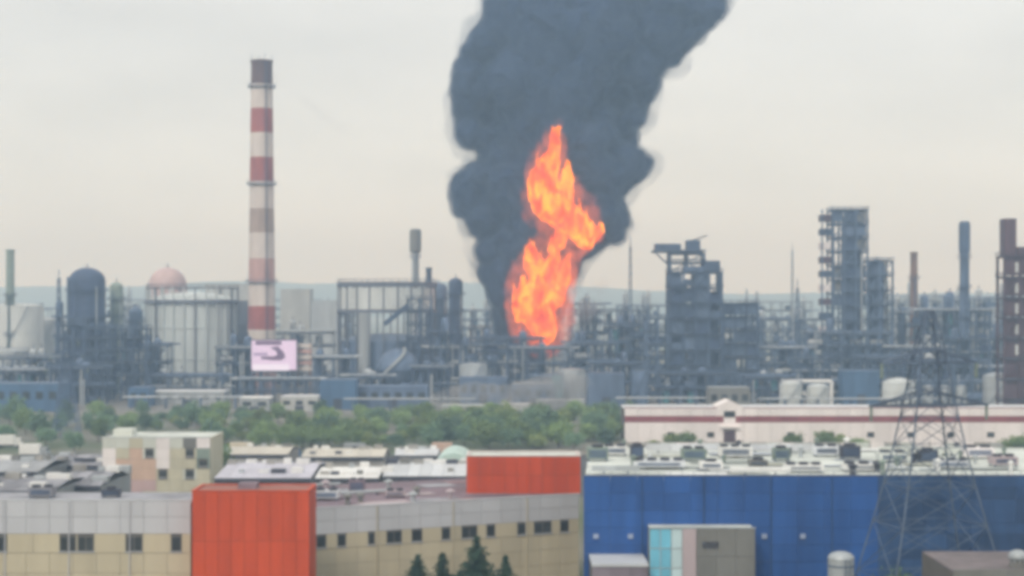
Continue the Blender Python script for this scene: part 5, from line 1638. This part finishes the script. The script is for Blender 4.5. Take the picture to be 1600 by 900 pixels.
PATHS = [
    ([(850, 532, 10), (848, 515, 21), (842, 490, 27), (846, 462, 23), (856, 436, 18), (864, 412, 12), (868, 394, 6)], 0),
    ([(812, 498, 5), (815, 478, 14), (818, 458, 10), (812, 440, 4)], -2),
    ([(838, 440, 12), (832, 410, 14), (828, 392, 10), (826, 378, 3)], 2),
    ([(872, 470, 12), (882, 440, 10), (886, 412, 5)], 1),
    ([(870, 396, 5), (873, 380, 7), (868, 364, 5)], 1),
    ([(924, 384, 7), (912, 366, 20), (896, 350, 20), (880, 336, 22), (862, 318, 28), (848, 300, 24), (852, 280, 19), (860, 258, 14), (866, 236, 10), (870, 216, 6.5), (873, 200, 4)], 0),
    ([(836, 312, 9), (834, 290, 12), (838, 268, 6), (844, 252, 2)], -1),
    ([(880, 312, 12), (886, 290, 7), (884, 270, 2)], 1),
]
random.seed(8)
for p, dy in list(PATHS):                                  # thin licks leaving the main tongues
    for _ in range(4 if len(p) > 5 else 1):
        i = random.randrange(1, max(2, len(p)-2)); x, y_, w = p[i]
        side = random.choice([-1, 1]); L = random.uniform(24, 52); lean = random.uniform(-4, 12)*side
        x0 = x + side*w*random.uniform(0.45, 0.75); w0 = random.uniform(4, 7.5)
        PATHS.append(([(x0, y_+4, w0*0.7), (x0+lean*0.3, y_-L*0.35, w0), (x0+lean*0.8, y_-L*0.75, w0*0.5), (x0+lean, y_-L, 1.0)], dy+random.uniform(-2, 2)))
for k, (p, dy) in enumerate(PATHS):
    put('flame', tongue('flame', fi, p, dy, FIRE, 0.45, 0.8, k, 0.2), fi, MF)
for k, (p, dy) in enumerate((([(858, 268, 14), (864, 246, 11), (868, 228, 8), (871, 213, 5.5), (873, 202, 3)], -1), ([(866, 392, 8), (870, 376, 6), (874, 362, 4)], 0), ([(930, 372, 7), (937, 360, 6), (940, 350, 3)], 1))):
    put('flame', tongue('flame', fi, p, dy, FIRE, 0.4, 0.3, 30+k, 0.0), fi, MF)
glow = tongue('glow', fi, [(852, 540, 24), (845, 500, 52), (845, 455, 56), (858, 410, 42), (885, 370, 42), (905, 352, 40), (866, 318, 48), (855, 275, 36), (866, 230, 20), (872, 196, 8)], 1.0, FIRE, 0.9, 2.0, 50)  # emitting gas hull: softens flame edges and paints the red glow around them
glow.materials.clear()
glow.materials.append(vol_mat('hot gas', (0.35, 0.16, 0.14), 0.035, 0.16, 0.36, 0.66, (1.0, 0.17, 0.04), 0.06))
put('glow_hull', glow, fi, MF)

# faint wisps
def wisp(name, label, pts, d, dens):
    bm = bmesh.new()
    for (xa, ya, wa), (xb, yb, wb) in zip(pts, pts[1:]):
        for i in range(9):
            t = i/8; x, y_, w = xa+(xb-xa)*t, ya+(yb-ya)*t, wa+(wb-wa)*t
            bmesh.ops.create_icosphere(bm, subdivisions=2, radius=w*d/F, matrix=Matrix.Translation((px(x, d), d, pz(y_, d))))
    me = bpy.data.meshes.new('w'); bm.to_mesh(me); bm.free()
    ob = bpy.data.objects.new('w', me); COL.objects.link(ob)
    md = ob.modifiers.new('r', 'REMESH'); md.mode = 'VOXEL'; md.voxel_size = 1.0
    out = bpy.data.meshes.new_from_object(ob.evaluated_get(bpy.context.evaluated_depsgraph_get())); bpy.data.objects.remove(ob)
    billow(out, 0.8, 0.0)
    out.materials.append(vol_mat(name+' gas', (0.5, 0.5, 0.52), dens, 0.12, 0.35, 0.65))
    tag(put(name, out), label, kind='stuff')
wisp('smoke_wisp', 'faint grey wisp trailing from the chimney top', [(426, 118, 4), (450, 136, 5), (480, 160, 7), (512, 184, 8), (540, 205, 6)], 722, 0.035)
wisp('steam_drift', 'pale steam drifting right of the fire foot', [(880, 520, 12), (905, 500, 18), (925, 470, 16), (940, 440, 9)], 750, 0.045)
wisp('dust_drift', 'pale dust cloud low before the burning unit', [(684, 624, 16), (740, 618, 24), (800, 624, 18), (860, 612, 26), (908, 604, 20)], 582, 0.16)

# ------------------------------------------------------------------ the hazy air
hm = vol_mat('hazy air', (0.52, 0.73, 1.0), 0.00049, 0, 0, 1, aniso=0.3)
hm.node_tree.nodes['Principled Volume'].inputs['Absorption Color'].default_value = (1, 1, 1, 1)   # clean scattering haze: nothing absorbed
b_ = MB(); b_.box(-5050, 5050, -80, 5050, -4, 205)
tag(put('haze', b_.mesh(hm)), 'thin blue grey haze lying over the whole district', kind='stuff')
